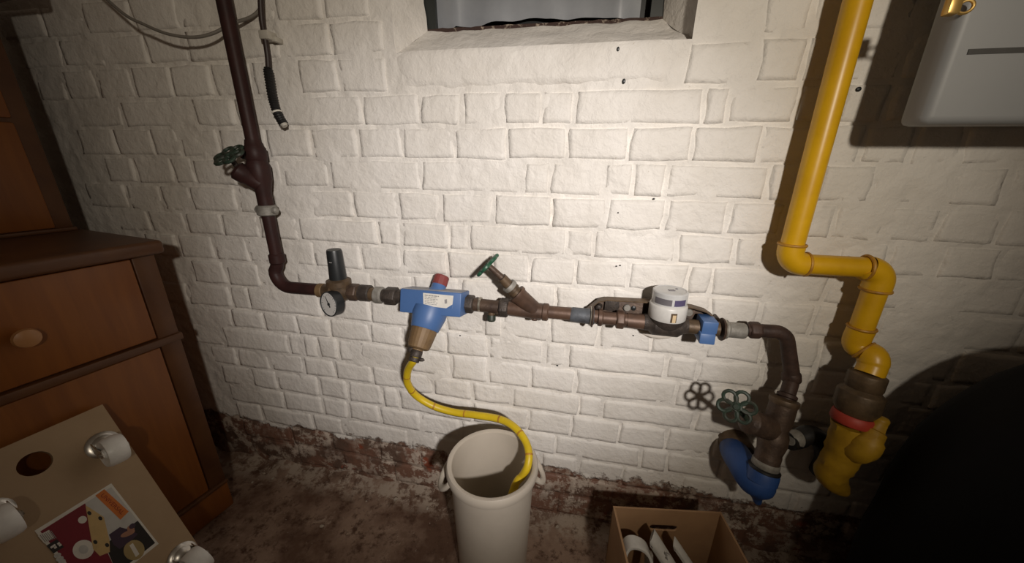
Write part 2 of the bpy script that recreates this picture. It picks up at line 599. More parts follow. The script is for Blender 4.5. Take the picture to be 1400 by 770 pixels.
def brick(x0, x1, z0, z1, proud, seed):
    nx, nz = 9, 5
    q = 0.0028 / (x1 - x0)
    g = 0.0120 / (x1 - x0)
    us = [0, q, g, 0.3, 0.5, 0.7, 1 - g, 1 - q, 1.0]
    if x1 - x0 < 0.17:
        us = [0, q, g, 0.5, 1 - g, 1 - q, 1.0]
        nx = 7
    q = 0.0028 / (z1 - z0)
    g = 0.0120 / (z1 - z0)
    ws = [0, q, g, 0.5, 1 - g, 1 - q, 1.0]
    nz = 7
    rr = random.Random(seed)
    tx, tz = rr.uniform(-0.0022, 0.0022), rr.uniform(-0.0015, 0.0018)
    cx, cz = (x0 + x1) / 2, (z0 + z1) / 2
    off = Vector((seed * 1.7, seed * 0.3, 0))
    cut = [rr.uniform(0.001, 0.012) ** 1.0 for _ in range(4)]
    vs = []
    for b, w in enumerate(ws):
        for a, u in enumerate(us):
            x = x0 + (x1 - x0) * u
            z = z0 + (z1 - z0) * w
            p = Vector((x, 0, z))
            ea = a in (0, nx - 1)
            eb = b in (0, nz - 1)
            if ea and eb:                      # worn corners
                k = cut[(a > 0) * 2 + (b > 0)]
                x += k if a == 0 else -k
                z += k * 0.7 if b == 0 else -k * 0.7
            x += 0.0062 * noise.noise(p * 24 + off) + 0.002 * noise.noise(p * 90 + off)
            z += 0.0052 * noise.noise(p * 20 + off + Vector((9, 0, 0))) + 0.0016 * noise.noise(p * 80 + off)
            if ea or eb:
                y = 0.0095
            else:
                inner = a in (1, nx - 2) or b in (1, nz - 2)
                y = -proud * (0.80 if inner else 1.0) + tx * (u - 0.5) * 2 + tz * (w - 0.5) * 2
                y += 0.0022 * noise.noise(p * 20 + off) + 0.0013 * noise.noise(p * 60)
            vs.append(Vector((x - cx, y, z + tilt(x, z) - cz)))
    fs = []
    for b in range(nz - 1):
        for a in range(nx - 1):
            fs.append((b * nx + a, b * nx + a + 1, (b + 1) * nx + a + 1, (b + 1) * nx + a))
    me = bpy.data.meshes.new('brick')
    me.from_pydata([v[:] for v in vs], [], fs)
    me.polygons.foreach_set('use_smooth', [True] * len(fs))
    me.materials.append(M['wall'])
    o = bpy.data.objects.new('brick', me)
    COL.objects.link(o)
    o.parent = wall
    o.location = (cx, 0, cz)
    BRICKS.append(o)


# courses: bottom and top (in units of D relative to the eye) and the upright joints seen in the photograph
ZB = [0.1779, 0.0945, 0.0068, -0.0817, -0.1702, -0.2523, -0.34, -0.436, -0.5322, -0.6149, -0.7094, -0.7916, -0.882, -0.968, -1.053, -1.14, -1.235]
JN = [
    [50, 90, 132, 182, 235, 290, 346, 407, 464, 530, 937, 1036, 1100, 1165, 1235, 1300, 1370],
    [100, 168, 265, 322, 380, 495, 574, 630, 688, 740, 786, 962, 997, 1090, 1150, 1215, 1290, 1360],
    [110, 160, 210, 245, 300, 365, 427, 489, 550, 621, 694, 775, 860, 947, 1040, 1110, 1180, 1250, 1320],
    [145, 185, 236, 265, 325, 385, 451, 576, 716, 752, 826, 865, 912, 1049, 1120, 1195, 1300, 1375],
    [120, 175, 221, 262, 325, 372, 424, 484, 545, 602, 675, 755, 829, 909, 995, 1070, 1140, 1210, 1282, 1367],
    [160, 205, 255, 305, 355, 409, 517, 549, 614, 642, 775, 812, 924, 1005, 1080, 1145, 1215, 1285, 1365],
    [200, 245, 292, 340, 388, 430, 494, 550, 612, 672, 724, 787, 859, 940, 972, 1060, 1130, 1200, 1300],
    [264, 309, 356, 406, 455, 509, 565, 630, 695, 759, 835, 905, 970, 1035, 1110, 1200, 1300],
    [215, 257, 317, 341, 439, 507, 560, 610, 662, 686, 752, 819, 891, 967, 1042, 1120, 1215, 1305],
    [276, 319, 362, 407, 452, 507, 552, 610, 668, 744, 776, 910, 953, 1040, 1110, 1180, 1270, 1350],
    [265, 307, 396, 417, 436, 464, 492, 560, 617, 667, 725, 787, 922, 1000, 1075, 1150, 1230, 1320],
    [290, 326, 371, 417, 459, 510, 557, 592, 645, 700, 792, 822, 950, 1030, 1110, 1190, 1280],
    [305, 346, 380, 437, 476, 524, 547, 647, 722, 781, 846, 910, 975, 1050, 1130, 1215, 1300],
    [315, 390, 442, 477, 520, 575, 630, 690, 760, 875, 912, 985, 1060, 1140, 1225, 1310],
    [325, 360, 430, 470, 560, 600, 690, 740, 790, 851, 930, 1000, 1085, 1160, 1250],
    [335, 400, 455, 520, 575, 640, 700, 770, 840, 910, 985, 1060, 1150],
    [345, 410, 470, 540, 610, 680, 760, 850, 930, 1020],
]
# two more courses above, beside the window
COURSES = [(0.355, 0.443, [0, 60, 115, 180, 245, 310, 375, 440, 505, 1010, 1080, 1150, 1225, 1300]),
           (0.27, 0.355, [30, 85, 140, 200, 257, 320, 385, 452, 525, 1043, 1110, 1180, 1255, 1330])]
for i, js in enumerate(JN):
    COURSES.append((ZB[i], 0.27 if i == 0 else ZB[i - 1], js))
seed = 0
HW = 0.0034
for ci, (zb, zt, js) in enumerate(COURSES):
    z0, z1 = zw(zb), zw(zt) - 0.0062
    zc = (z0 + z1) / 2
    xs = [solve_x(px, zc) for px in js]
    while xs[-1] < 1.34 - 0.1 * max(0, 0.9 - zc):
        xs.append(xs[-1] + (0.13 if rnd.random() < 0.45 else 0.255))
    for a, b in zip(xs[:-1], xs[1:]):
        if b - a > 0.30 and not (zb > 0.17 and a < 0.1 < b or zb > 0.17 and a < -0.4 < b):
            mids = [a, (a + b) / 2, b]
        else:
            mids = [a, b]
        for p, q in zip(mids[:-1], mids[1:]):
            seed += 1
            if zb > 0.17 and q > OPX0 - 0.02 and p < OPX1 + 0.01:
                if zb > 0.26:
                    continue                      # window opening
                if (q - p) > 0.3:
                    continue                      # plastered over below the sill
            pr = 0.0022 + rnd.uniform(-0.0024, 0.0024)
            mid = (p + q) / 2
            if mid > 0.42 and zc > 0.75:
                pr -= 0.0018                     # thicker paint on the right
            if mid < -0.75 and zc > 0.8:
                pr -= 0.0006
            if zc < 0.2:
                pr += rnd.uniform(-0.003, 0.003)
            h = HW + rnd.uniform(-0.0015, 0.002)
            brick(p + h, q - h, z0 + rnd.uniform(-0.001, 0.001), z1 + rnd.uniform(-0.0015, 0.001), pr, seed)


def seen_area(o):
    c = Vector(o.location) - CAM
    d = c.dot(R2)
    px, py = 700 + F * c.dot(R0) / d, 385 + F * c.dot(R1) / d
    a = o.dimensions.x * o.dimensions.z / (d * d)
    if not (0 < px < 1400 and 0 < py < 770) or (px > 1200 and py > 590) or (px < 250 and py > 335) or px < 60:
        return a * 0.01                          # out of view or behind cabinet and sack
    return a


BRICKS.sort(key=seen_area, reverse=True)
rest = MB()
for o in BRICKS[298:]:                            # the least visible ones stay together
    k = len(rest.v)
    rest.v += [v.co + o.location for v in o.data.vertices]
    rest.f += [tuple(k + i for i in p.vertices) for p in o.data.polygons]
    bpy.data.objects.remove(o)
BRICKS = BRICKS[:298]
st = part('brick_remainder', rest, 'wall', wall, sharp=80)
st['kind'] = 'stuff'

# plaster below the window sill
pm = MB()
xa, xb = solve_x(534, zw(0.22)), solve_x(934, zw(0.22))
nxp, nzp = 40, 10
for j in range(nzp + 1):
    for i in range(nxp + 1):
        u, w = i / nxp, j / nzp
        x = xa + (xb - xa) * u
        z = zw(0.178) + (OPZ + 0.002 - zw(0.178)) * w
        p = Vector((x, 0, z))
        e = min(u * 14, (1 - u) * 14, w * 6 + 0.0, 1)
        y = 0.010 * (1 - e) - 0.0035 * e + 0.003 * noise.noise(p * 13) + 0.0013 * noise.noise(p * 50)
        if j == nzp:
            y += 0.004
        pm.v.append(Vector((x + 0.006 * noise.noise(p * 25), y, z + (0.007 * noise.noise(p * 20) if j < nzp else 0))))
for j in range(nzp):
    for i in range(nxp):
        a = j * (nxp + 1) + i
        pm.f.append((a, a + 1, a + nxp + 2, a + nxp + 1))
part('plaster_patch', pm, 'wall', wall, sharp=80)

# window: reveal, sill, frame, sheet behind
WY = 0.12
wlf, wrf = Vector((OPX0 - 0.012, 0.014, OPZ - 0.004)), Vector((OPX1 + 0.010, 0.014, OPZ - 0.004))
wlb, wrb = at(583, 44, -WY), at(906, 27, -WY)


def patch(mb, a, b, c, d, nu, nv, amp, n):
    base = len(mb.v)
    n = Vector(n)
    for j in range(nv + 1):
        for i in range(nu + 1):
            u, v = i / nu, j / nv
            p = (a * (1 - u) + b * u) * (1 - v) + (d * (1 - u) + c * u) * v
            k = amp * noise.noise(p * 18) * (1 if 0 < v else 0.6)
            mb.v.append(p + n * k)
    for j in range(nv):
        for i in range(nu):
            q = base + j * (nu + 1) + i
            mb.f.append((q, q + 1, q + nu + 2, q + nu + 1))


up = Vector((0, 0, 0.46))
sm = MB()
patch(sm, wlf, wrf, wrb, wlb, 40, 8, 0.006, (0, 0, 1))
struct('trim_1', sm, 'wall', sharp=80)                       # sloping window sill
rm = MB()
patch(rm, wrf, wrf + up, Vector((wrb.x, wrb.y, wrf.z + 0.46)), wrb, 12, 6, 0.004, (1, 0, 0))
patch(rm, wlf, wlf + up, Vector((wlb.x, wlb.y, wlf.z + 0.46)), wlb, 12, 6, 0.008, (1, 0, 0))
struct('trim_2', rm, 'wall', sharp=80)                       # window reveal

fz0 = wlb.z - 0.004
win = MB().box((wlb.x - 0.03, WY + 0.005, fz0 - 0.01), (0.055, 0, 0), (0, 0.05, 0), (0, 0, 0.5))
win.box((wrb.x - 0.028, WY + 0.005, fz0 - 0.01), (0.055, 0, 0), (0, 0.05, 0), (0, 0, 0.5))
window = struct('window_1', win, 'frame')
part('window_pane', MB().box((wlb.x, WY + 0.045, fz0 - 0.02), (wrb.x - wlb.x, 0, 0), (0, 0.006, 0), (0, 0, 0.5)), 'black', window)
rl = MB()
rings = []
for i in range(41):
    x = wlb.x + (wrb.x - wlb.x) * i / 40
    z = wlb.z + (wrb.z - wlb.z) * i / 40
    k = 0.009 + 0.003 * noise.noise(Vector((x * 40, 0, 0)))
    rings.append([Vector((x, WY - 0.004 + 0.003 * noise.noise(Vector((x * 60, 5, 0))), z - 0.006)), Vector((x, WY + 0.03, z - 0.006)), Vector((x, WY + 0.03, z + k)), Vector((x, WY + 0.002, z + k * 0.8))])
rl.ring_strip(rings)
part('window_rail', rl, 'rust', window, label='rusty bottom rail flecked with paint')

sh = MB()
sx0, sx1 = wlb.x + 0.022, wrb.x - 0.05
for j in range(13):
    for i in range(49):
        u, w = i / 48, j / 12
        x = sx0 + (sx1 - sx0) * u
        z = wlb.z + (wrb.z - wlb.z) * u + 0.008 + 0.42 * w
        z += 0.014 * (1 - w) * (math.sin(u * 3.1) + 0.6 * noise.noise(Vector((u * 7, 0, 0)))) * (1 if u > 0.1 else 0.3)
        y = WY + 0.022 - 0.010 * noise.noise(Vector((u * 5, w * 1.5, 4))) - 0.007 * abs(noise.noise(Vector((u * 9 + w * 3, w * 3, 1))))
        if u < 0.16:
            y -= 0.02 * max(0, 1 - abs(u - 0.1) / 0.06) * (0.4 + w)
        if u > 0.82:
            y -= 0.018 * max(0, 1 - abs(u - 0.9) / 0.06) * (0.4 + w)
        sh.v.append(Vector((x, y, z)))
for j in range(12):
    for i in range(48):
        a = j * 49 + i
        sh.f.append((a, a + 1, a + 50, a + 49))
single('plastic_sheet', sh, 'sheet', 'creased grey plastic sheet hung inside the cellar window above the sill', 'plastic sheet', loc=(sx0, WY, wlb.z), sharp=70)

# floor
fm = MB()
fx = grid_lines(XL, XR, 0.03, ())
fy = [-2.3 + 0.05 * i for i in range(36)] + [-0.5 + 0.02 * i for i in range(1, 27)]
for y in fy:
    for x in fx:
        p = Vector((x, y, 0))
        z = 0.0022 * noise.noise(p * 9) - 0.002
        near = max(0, 1 + (y - 0.0) / 0.10)
        z += near ** 2 * (0.012 + 0.020 * noise.noise(p * 11) + 0.012 * noise.noise(p * 37))
        fm.v.append(Vector((x, y, z)))
n = len(fx)
for j in range(len(fy) - 1):
    for i in range(n - 1):
        fm.f.append((j * n + i, j * n + i + 1, (j + 1) * n + i + 1, (j + 1) * n + i))
struct('floor', fm, 'floor', sharp=80)

# side walls, outside the photograph
for nm, x, dx in (('wall_left', XL, 0.05), ('wall_right', XR, -0.05)):
    struct(nm, MB().box((x, -2.3, -0.03), (-dx, 0, 0), (0, 2.33, 0), (0, 0, ZT + 0.03)), 'wall')

# ================================================================== CABINET AND HUTCH (left)
ca = math.radians(10.0)
E1 = Vector((math.sin(ca), math.cos(ca), 0))        # along the front, towards the brick wall
N1 = Vector((math.cos(ca), -math.sin(ca), 0))       # out of the front
UZ = Vector((0, 0, 1))
K = Vector((-1.102, -0.181, 0))                      # foot of the front corner near the wall
CL = 1.05                                            # length of the cabinet
cab = thing('base_cabinet', 'orange-brown pine base cabinet with drawer and dark countertop, left of the brick wall', 'cabinet', K)


def cb(u, w, z):
    """u metres from the corner away from the wall, w out of the front plane"""
    return K - E1 * u + N1 * w + UZ * z


part('carcass', MB().box(cb(0.004, -0.50, 0.06), -E1 * (CL - 0.004), N1 * 0.485, UZ * 0.825), 'wood', cab, 0.002)
part('plinth', MB().box(cb(0, -0.47, 0.0), -E1 * CL, N1 * 0.47, UZ * 0.098), 'wood', cab, 0.003)
part('base_moulding', MB().box(cb(-0.002, -0.02, 0.098), -E1 * CL, N1 * 0.026, UZ * 0.012), 'wood_dark', cab, 0.003)
part('corner_post', MB().box(cb(0.0, -0.03, 0.108), -E1 * 0.047, N1 * 0.027, UZ * 0.78), 'wood_dark', cab, 0.003)
part('rail', MB().box(cb(-0.004, -0.03, 0.632), -E1 * CL, N1 * 0.036, UZ * 0.022), 'wood_dark', cab, 0.004)
part('door', MB().box(cb(0.050, -0.02, 0.112), -E1 * 0.56, N1 * 0.018, UZ * 0.517), 'wood', cab, 0.003)
part('door', MB().box(cb(0.614, -0.02, 0.112), -E1 * 0.43, N1 * 0.018, UZ * 0.517), 'wood', cab, 0.003)
dr = part('drawer', MB().box(cb(0.050, -0.02, 0.658), -E1 * 0.56, N1 * 0.019, UZ * 0.222), 'wood', cab, 0.003)
kp = onplane(30, 460, K, N1)
part('drawer_knob', MB().lathe(kp - N1 * 0.003, N1, [(0.010, 0), (0.010, 0.010), (0.017, 0.016), (0.021, 0.024), (0.019, 0.031), (0.010, 0.035)], 20), 'knob', dr)
dr2 = part('drawer', MB().box(cb(0.614, -0.02, 0.658), -E1 * 0.43, N1 * 0.019, UZ * 0.222), 'wood', cab, 0.003)
part('drawer_knob', MB().lathe(cb(0.83, -0.003, 0.77), N1, [(0.010, 0), (0.010, 0.010), (0.017, 0.016), (0.021, 0.024), (0.019, 0.031), (0.010, 0.035)], 20), 'knob', dr2)
part('countertop', MB().box(cb(-0.016, -0.52, 0.885), -E1 * (CL + 0.016), N1 * 0.542, UZ * 0.036), 'wood_dark', cab, 0.010, 3)

HX = Vector((-1.452, -0.127, 0.921))
hut = thing('hutch', 'orange-brown pine hutch standing on the base cabinet, cut by the left edge', 'cabinet', HX)


def hb(u, w, z):
    return HX - E1 * u + N1 * w + UZ * z


part('carcass', MB().box(hb(0, -0.26, 0), -E1 * 0.95, N1 * 0.255, UZ * 0.64), 'wood_dark', hut, 0.003)
part('shadow_cornice', MB().box(hb(-0.045, -0.27, 0.575), -E1 * 1.0, N1 * 0.385, UZ * 0.075), 'wood_dark', hut, 0.010, 3)  # unseen, added and shaped for the shadow it throws on the brick wall
part('door', MB().box(hb(0.035, -0.02, 0.012), -E1 * 0.42, N1 * 0.022, UZ * 0.275), 'wood', hut, 0.005)
part('door', MB().box(hb(0.035, -0.02, 0.297), -E1 * 0.42, N1 * 0.022, UZ * 0.295), 'wood', hut, 0.005)
part('door', MB().box(hb(0.465, -0.02, 0.012), -E1 * 0.42, N1 * 0.022, UZ * 0.275), 'wood', hut, 0.005)
part('door', MB().box(hb(0.465, -0.02, 0.297), -E1 * 0.42, N1 * 0.022, UZ * 0.295), 'wood', hut, 0.005)
part('base_moulding', MB().box(hb(-0.004, -0.01, 0.0), -E1 * 0.95, N1 * 0.016, UZ * 0.011), 'wood_dark', hut, 0.003)

# ================================================================== FURNITURE DOLLY
T = onplane(140, 553, K + N1 * 0.024, N1)
th = math.radians(29)
E2 = (-UZ * math.cos(th) + N1 * math.sin(th)).normalized()   # down the board
BN = (N1 * math.cos(th) + UZ * math.sin(th)).normalized()    # out of the board
BW, BL, BT = 0.36, 0.60, 0.016


def bd(x, y):
    """pixel on the face of the board -> (distance from right edge, distance from the top edge)"""
    p = onplane(x, y, T, BN) - T
    return p.dot(-E1), p.dot(E2)


def bp(u, w, k=0.0):
    return T - E1 * u + E2 * w + BN * k


print('casters', bd(148, 606), bd(262, 760), bd(5, 690), 'label', [bd(*q) for q in ((152, 661), (208, 748), (47, 726))], 'hole', bd(48, 634))
dol = thing('furniture_dolly', 'brown fibreboard furniture dolly on white castors leaning against the cabinet', 'dolly', bp(BW / 2, BL))
hu, hw_ = bd(48, 634)
hr = 0.024
outer = [(0, 0), (BW, 0), (BW, BL), (0, BL)]
bm = bmesh.new()


def board_ring(k):
    a = [bm.verts.new(bp(u, w, k) - T) for u, w in outer]
    b = [bm.verts.new(bp(hu + hr * math.cos(2 * math.pi * i / 24), hw_ + hr * math.sin(2 * math.pi * i / 24), k) - T) for i in range(24)]
    ea = [bm.edges.new((a[i], a[(i + 1) % 4])) for i in range(4)]
    eb = [bm.edges.new((b[i], b[(i + 1) % 24])) for i in range(24)]
    bmesh.ops.triangle_fill(bm, use_beauty=True, edges=ea + eb)
    return a, b


a0, b0 = board_ring(0.0)
a1, b1 = board_ring(-BT)
for i in range(4):
    bm.faces.new((a0[i], a0[(i + 1) % 4], a1[(i + 1) % 4], a1[i]))
for i in range(24):
    bm.faces.new((b0[i], b0[(i + 1) % 24], b1[(i + 1) % 24], b1[i]))
bmesh.ops.recalc_face_normals(bm, faces=bm.faces)
me = bpy.data.meshes.new('board')
bm.to_mesh(me)
bm.free()
me.materials.append(M['mdf'])
bo = bpy.data.objects.new('board', me)
COL.objects.link(bo)
bo.parent = dol
bo.location = T - WL[dol]
WL[bo] = Vector(T)


def caster(u, w, ang):
    c = bp(u, w)
    cs = part('castor', MB().lathe(c, BN, [(0.030, 0), (0.030, 0.003), (0.026, 0.006), (0.020, 0.007), (0.021, 0.012), (0.015, 0.016), (0.006, 0.017)], 24), 'steel', dol, origin=c, label='swivel castor with chrome plate and white wheel')
    d = (-E1 * math.cos(ang) + E2 * math.sin(ang)).normalized()      # trailing direction
    s = BN.cross(d).normalized()                                     # axle
    ax = c + d * 0.022 + BN * 0.050
    fk = MB()
    for sg in (-1, 1):
        o = c + s * (0.0205 * sg) + BN * 0.012
        fk.prism([o - d * 0.012, o + d * 0.012, o + d * 0.031 + BN * 0.032, o + d * 0.029 + BN * 0.044, o + d * 0.015 + BN * 0.044, o + d * 0.002 + BN * 0.016], s * 0.0022)
    fk.tube([ax - s * 0.025, ax + s * 0.025], 0.005, 10)
    part('fork', fk, 'steel', cs, origin=c)
    part('wheel', MB().lathe(ax - s * 0.0145, s, [(0.006, -0.004), (0.010, -0.004), (0.011, 0.0), (0.024, 0.0), (0.0305, -0.003), (0.0335, 0.003), (0.0342, 0.0145), (0.0335, 0.026), (0.0305, 0.032), (0.024, 0.029), (0.011, 0.029), (0.010, 0.033), (0.006, 0.033)], 28), 'caster_wheel', cs, origin=ax)


c1 = bd(141, 608)
c3 = bd(250, 760)
c2 = bd(-12, 705)
for c, an in ((c1, 84), (c3, 96), (c2, 90), ((c2[0] + c3[0] - c1[0], c2[1] + c3[1] - c1[1]), 70)):
    caster(c[0], c[1], math.radians(an))

# printed label on the board
la, lb, lc = [Vector(bp(*bd(*q))) for q in ((152, 661), (208, 748), (47, 726))]
LU = (lc - la)
LV = (lb - la)
LW = LU.length
LH = LV.length
LU.normalize()
LV = (LV - LU * LV.dot(LU)).normalized()
# label frame: s runs along the long side (0 at the right, 1 at the left), t down the short side


def lp(s, t, k):
    return la + LU * (s * LW) + LV * (t * LH) + BN * k


def flat(poly, k, th_=0.0002):
    return MB().prism([lp(s, t, k) for s, t in poly], BN * th_)


def oval(cs, ct, rs, rt, n=24, rot=0.0):
    out = []
    for i in range(n):
        a = 2 * math.pi * i / n
        x, y = rs * LW * math.cos(a), rt * LH * math.sin(a)
        out.append((cs + (x * math.cos(rot) - y * math.sin(rot)) / LW, ct + (x * math.sin(rot) + y * math.cos(rot)) / LH))
    return out


LQ = [(0, 0), (1, 0), (1, 1.02), (0, 1.02)]
lab = part('product_label', flat(LQ, 0.0003), 'paper', dol, label='printed paper label in maroon and white')


def pr(name, poly, mat, k):
    return part(name, flat(poly, k), mat, lab)


pr('maroon_print', [(0.96, 0.04), (0.40, 0.04), (0.62, 0.98), (0.96, 0.98)], 'maroon', 0.0006)
pr('pale_print', [(0.40, 0.04), (0.03, 0.04), (0.03, 0.60), (0.50, 0.60)], 'light_print', 0.00062)
pr('black_print', [(0.03, 0.60), (0.52, 0.60), (0.62, 0.98), (0.03, 0.98)], 'black_print', 0.00064)


def px_l(x, y):
    p = onplane(x, y, T, BN) - la
    return p.dot(LU) / LW, p.dot(LV) / LH


def pxpoly(pts):
    return [px_l(*q) for q in pts]


def crop8(x, y):                         # pixel of the enlarged detail -> photograph
    return x * 300 / 1100, 560 + y * 210 / 770


pr('orange_print', pxpoly([crop8(*q) for q in ((477, 432), (522, 400), (645, 512), (603, 553))]), 'orange_print', 0.0009)
pr('board_print', pxpoly([crop8(*q) for q in ((428, 482), (447, 492), (520, 540), (548, 655), (550, 715), (500, 735), (466, 700), (455, 640))]), 'beige_print', 0.0010)
for q in ((447, 520), (502, 546), (477, 665), (536, 680)):
    s, t = px_l(*crop8(*q))
    pr('castor_print', oval(s, t, 0.022, 0.028, 14), 'black_print', 0.0013)
s, t = px_l(*crop8(418, 702))
pr('wheel_print', oval(s, t, 0.115, 0.115, 28), 'paper', 0.0009)
pr('wheel_core_print', oval(s, t, 0.05, 0.055, 20), 'light_print', 0.0012)
s, t = px_l(*crop8(413, 553))
pr('small_wheel_print', oval(s, t, 0.05, 0.045, 20), 'paper', 0.0009)
pr('person_print', pxpoly([crop8(*q) for q in ((545, 628), (600, 590), (655, 605), (690, 625), (660, 655), (600, 700), (570, 680))]), 'purple_print', 0.0010)
s, t = px_l(*crop8(640, 622))
pr('arm_print', oval(s, t, 0.10, 0.032, 18, 2.7), 'skin_print', 0.0013)
s, t = px_l(*crop8(655, 600))
pr('head_print', oval(s, t, 0.045, 0.05, 18), 'skin_print', 0.0014)
s, t = px_l(*crop8(662, 585))
pr('hair_print', oval(s, t, 0.045, 0.032, 18), 'purple_print', 0.0016)
s, t = px_l(*crop8(672, 705))
pr('gold_print', oval(s, t, 0.13, 0.13, 28), 'gold_print', 0.0010)
pr('tag_print', pxpoly([crop8(*q) for q in ((648, 682), (665, 670), (698, 725), (680, 740))]), 'paper', 0.0013)
pr('dark_square_print', pxpoly([crop8(*q) for q in ((232, 683), (285, 650), (320, 690), (268, 722))]), 'black_print', 0.0009)
bars = MB()
for i in range(7):
    x0 = 202 + i * 9
    pts = pxpoly([crop8(x0 - 4 + i * 0.2, 630 - i * 3.4), crop8(x0, 628 - i * 3.4), crop8(x0 + 27, 664 - i * 3.2), crop8(x0 + 23, 666 - i * 3.2)])
    bars.prism([lp(a, b, 0.0012) for a, b in pts], BN * 0.0002)
pr('barcode_ground', pxpoly([crop8(*q) for q in ((188, 634), (245, 604), (272, 642), (222, 672))]), 'paper', 0.0009)
part('barcode_print', bars, 'print', lab)
sq = MB()
for cx, cy in ((250, 690), (262, 682), (268, 692), (284, 672), (292, 680)):
    pts = pxpoly([crop8(cx, cy), crop8(cx + 12, cy - 8), crop8(cx + 18, cy), crop8(cx + 6, cy + 8)])
    sq.prism([lp(a, b, 0.0012) for a, b in pts], BN * 0.0002)
part('square_lettering', sq, 'paper', lab)
cr = MB()
for cx, cy in ((280, 735), (295, 728), (308, 745), (290, 752), (318, 760), (302, 764)):
    s, t = px_l(*crop8(cx, cy))
    cr.prism([lp(a, b, 0.0012) for a, b in oval(s, t, 0.022, 0.022, 10)], BN * 0.0002)
part('round_marks_print', cr, 'light_print', lab)


def text_mesh(body, origin, ex, ey, en, size, mat, parent, name, width=None):
    cu = bpy.data.curves.new(name, 'FONT')
    cu.body = body
    cu.size = size
    cu.align_x = 'CENTER'
    cu.align_y = 'CENTER'
    cu.extrude = 0.0002
    tmp = bpy.data.objects.new(name, cu)
    COL.objects.link(tmp)
    dg = bpy.context.evaluated_depsgraph_get()
    me = bpy.data.meshes.new_from_object(tmp.evaluated_get(dg))
    bpy.data.objects.remove(tmp)
    w = max(v.co.x for v in me.vertices) - min(v.co.x for v in me.vertices)
    sx = (width / w) if width else 1.0
    for v in me.vertices:
        v.co = ex * (v.co.x * sx) + ey * v.co.y + en * v.co.z
    me.materials.clear()
    me.materials.append(M[mat])
    o = bpy.data.objects.new(name, me)
    COL.objects.link(o)
    o.parent = parent
    o.location = origin - WL[parent]
    return o


oc = [lp(*px_l(*crop8(*q)), 0.0013) for q in ((477, 432), (522, 400), (645, 512), (603, 553))]
ex = (oc[2] - oc[1]).normalized()
ey = (oc[1] - oc[0])
ht = ey.length
ey = (ey - ex * ey.dot(ex)).normalized()
text_mesh('UNIVERSAL', sum(oc, Vector()) / 4, ex, ey, BN, ht * 0.62, 'red_letter', lab, 'lettering', (oc[2] - oc[1]).length * 0.84)

# ================================================================== PIPEWORK
PH = 0.06            # pipe axis in front of the wall


def handwheel(c, nrm, R, petals, tube_r, rot=0.0):
    mb = MB()
    d, a, b = axes(nrm)
    c = Vector(c)
    mb.lathe(c - d * 0.006, d, [(R * 0.2, 0), (R * 0.24, 0.003), (R * 0.24, 0.009), (R * 0.16, 0.012)], 14)
    for i in range(petals):
        t = rot + 2 * math.pi * i / petals
        rd = a * math.cos(t) + b * math.sin(t)
        td = -a * math.sin(t) + b * math.cos(t)
        l0, l1 = R * 0.2, R
        wd = R * math.sin(math.pi / petals) * 0.78
        pts = []
        for k in range(16):
            q = 2 * math.pi * k / 16
            rr = (l0 + l1) / 2 - math.cos(q) * (l1 - l0) / 2
            pts.append(c + rd * rr + td * math.sin(q) * wd * (0.75 + 0.25 * (rr - l0) / (l1 - l0)))
        mb.tube(pts, tube_r, 7, loop=True)
    return mb


# ---- riser on the left
rx = -0.856
p_top, p_bot = Vector((rx, -0.05, 1.79)), Vector((rx, -0.05, at(376, 352, 0.05).z))
v_top, v_bot = at(340, 190, 0.05), at(363, 281, 0.05)
v_top.x = v_bot.x = rx
riser = thing('riser_pipe', 'purple-brown painted water pipe rising on the left, bent at the foot', 'pipe', p_bot)
rr_ = 0.0165
part('pipe', MB().tube([p_top, Vector((rx, -0.05, v_top.z - 0.01))], rr_, 18), 'riser', riser)
part('pipe', MB().tube([Vector((rx, -0.05, v_bot.z + 0.02)), p_bot], rr_, 18), 'riser', riser)
co = at(366, 287, 0.05)
co.x = rx
cl = MB().lathe(co - UZ * 0.015, UZ, [(0.022, 0), (0.026, 0.003), (0.026, 0.024), (0.022, 0.028)], 20)
cl.lathe(co + Vector((0.024, -0.004, 0)), (1, 0, 0), [(0.009, 0), (0.009, 0.010), (0.005, 0.013)], 10)
cl.lathe(co + Vector((-0.024, -0.004, 0)), (-1, 0, 0), [(0.008, 0), (0.008, 0.006)], 10)
part('union_collar', cl, 'grey_zinc', riser, label='grey metal collar below the valve')
part('coupling', MB().lathe(p_bot + UZ * 0.012, -UZ, [(0.0175, 0), (0.021, 0.004), (0.021, 0.026), (0.0175, 0.030)], 20), 'riser', riser)
e_a = p_bot - UZ * 0.01
e_c = Vector((rx - 0.004, -0.055, at(380, 392, 0.055).z))
e_b = at(445, 397, PH)
pts = [e_a, e_a - UZ * 0.018 + Vector((-0.006, 0, 0))] + bend(e_a + Vector((-0.012, 0, 0)), e_c + Vector((-0.012, 0, 0)), e_b, 0.045, 8) + [e_b]
part('elbow', MB().tube(pts, 0.0175, 18), 'riser', riser)

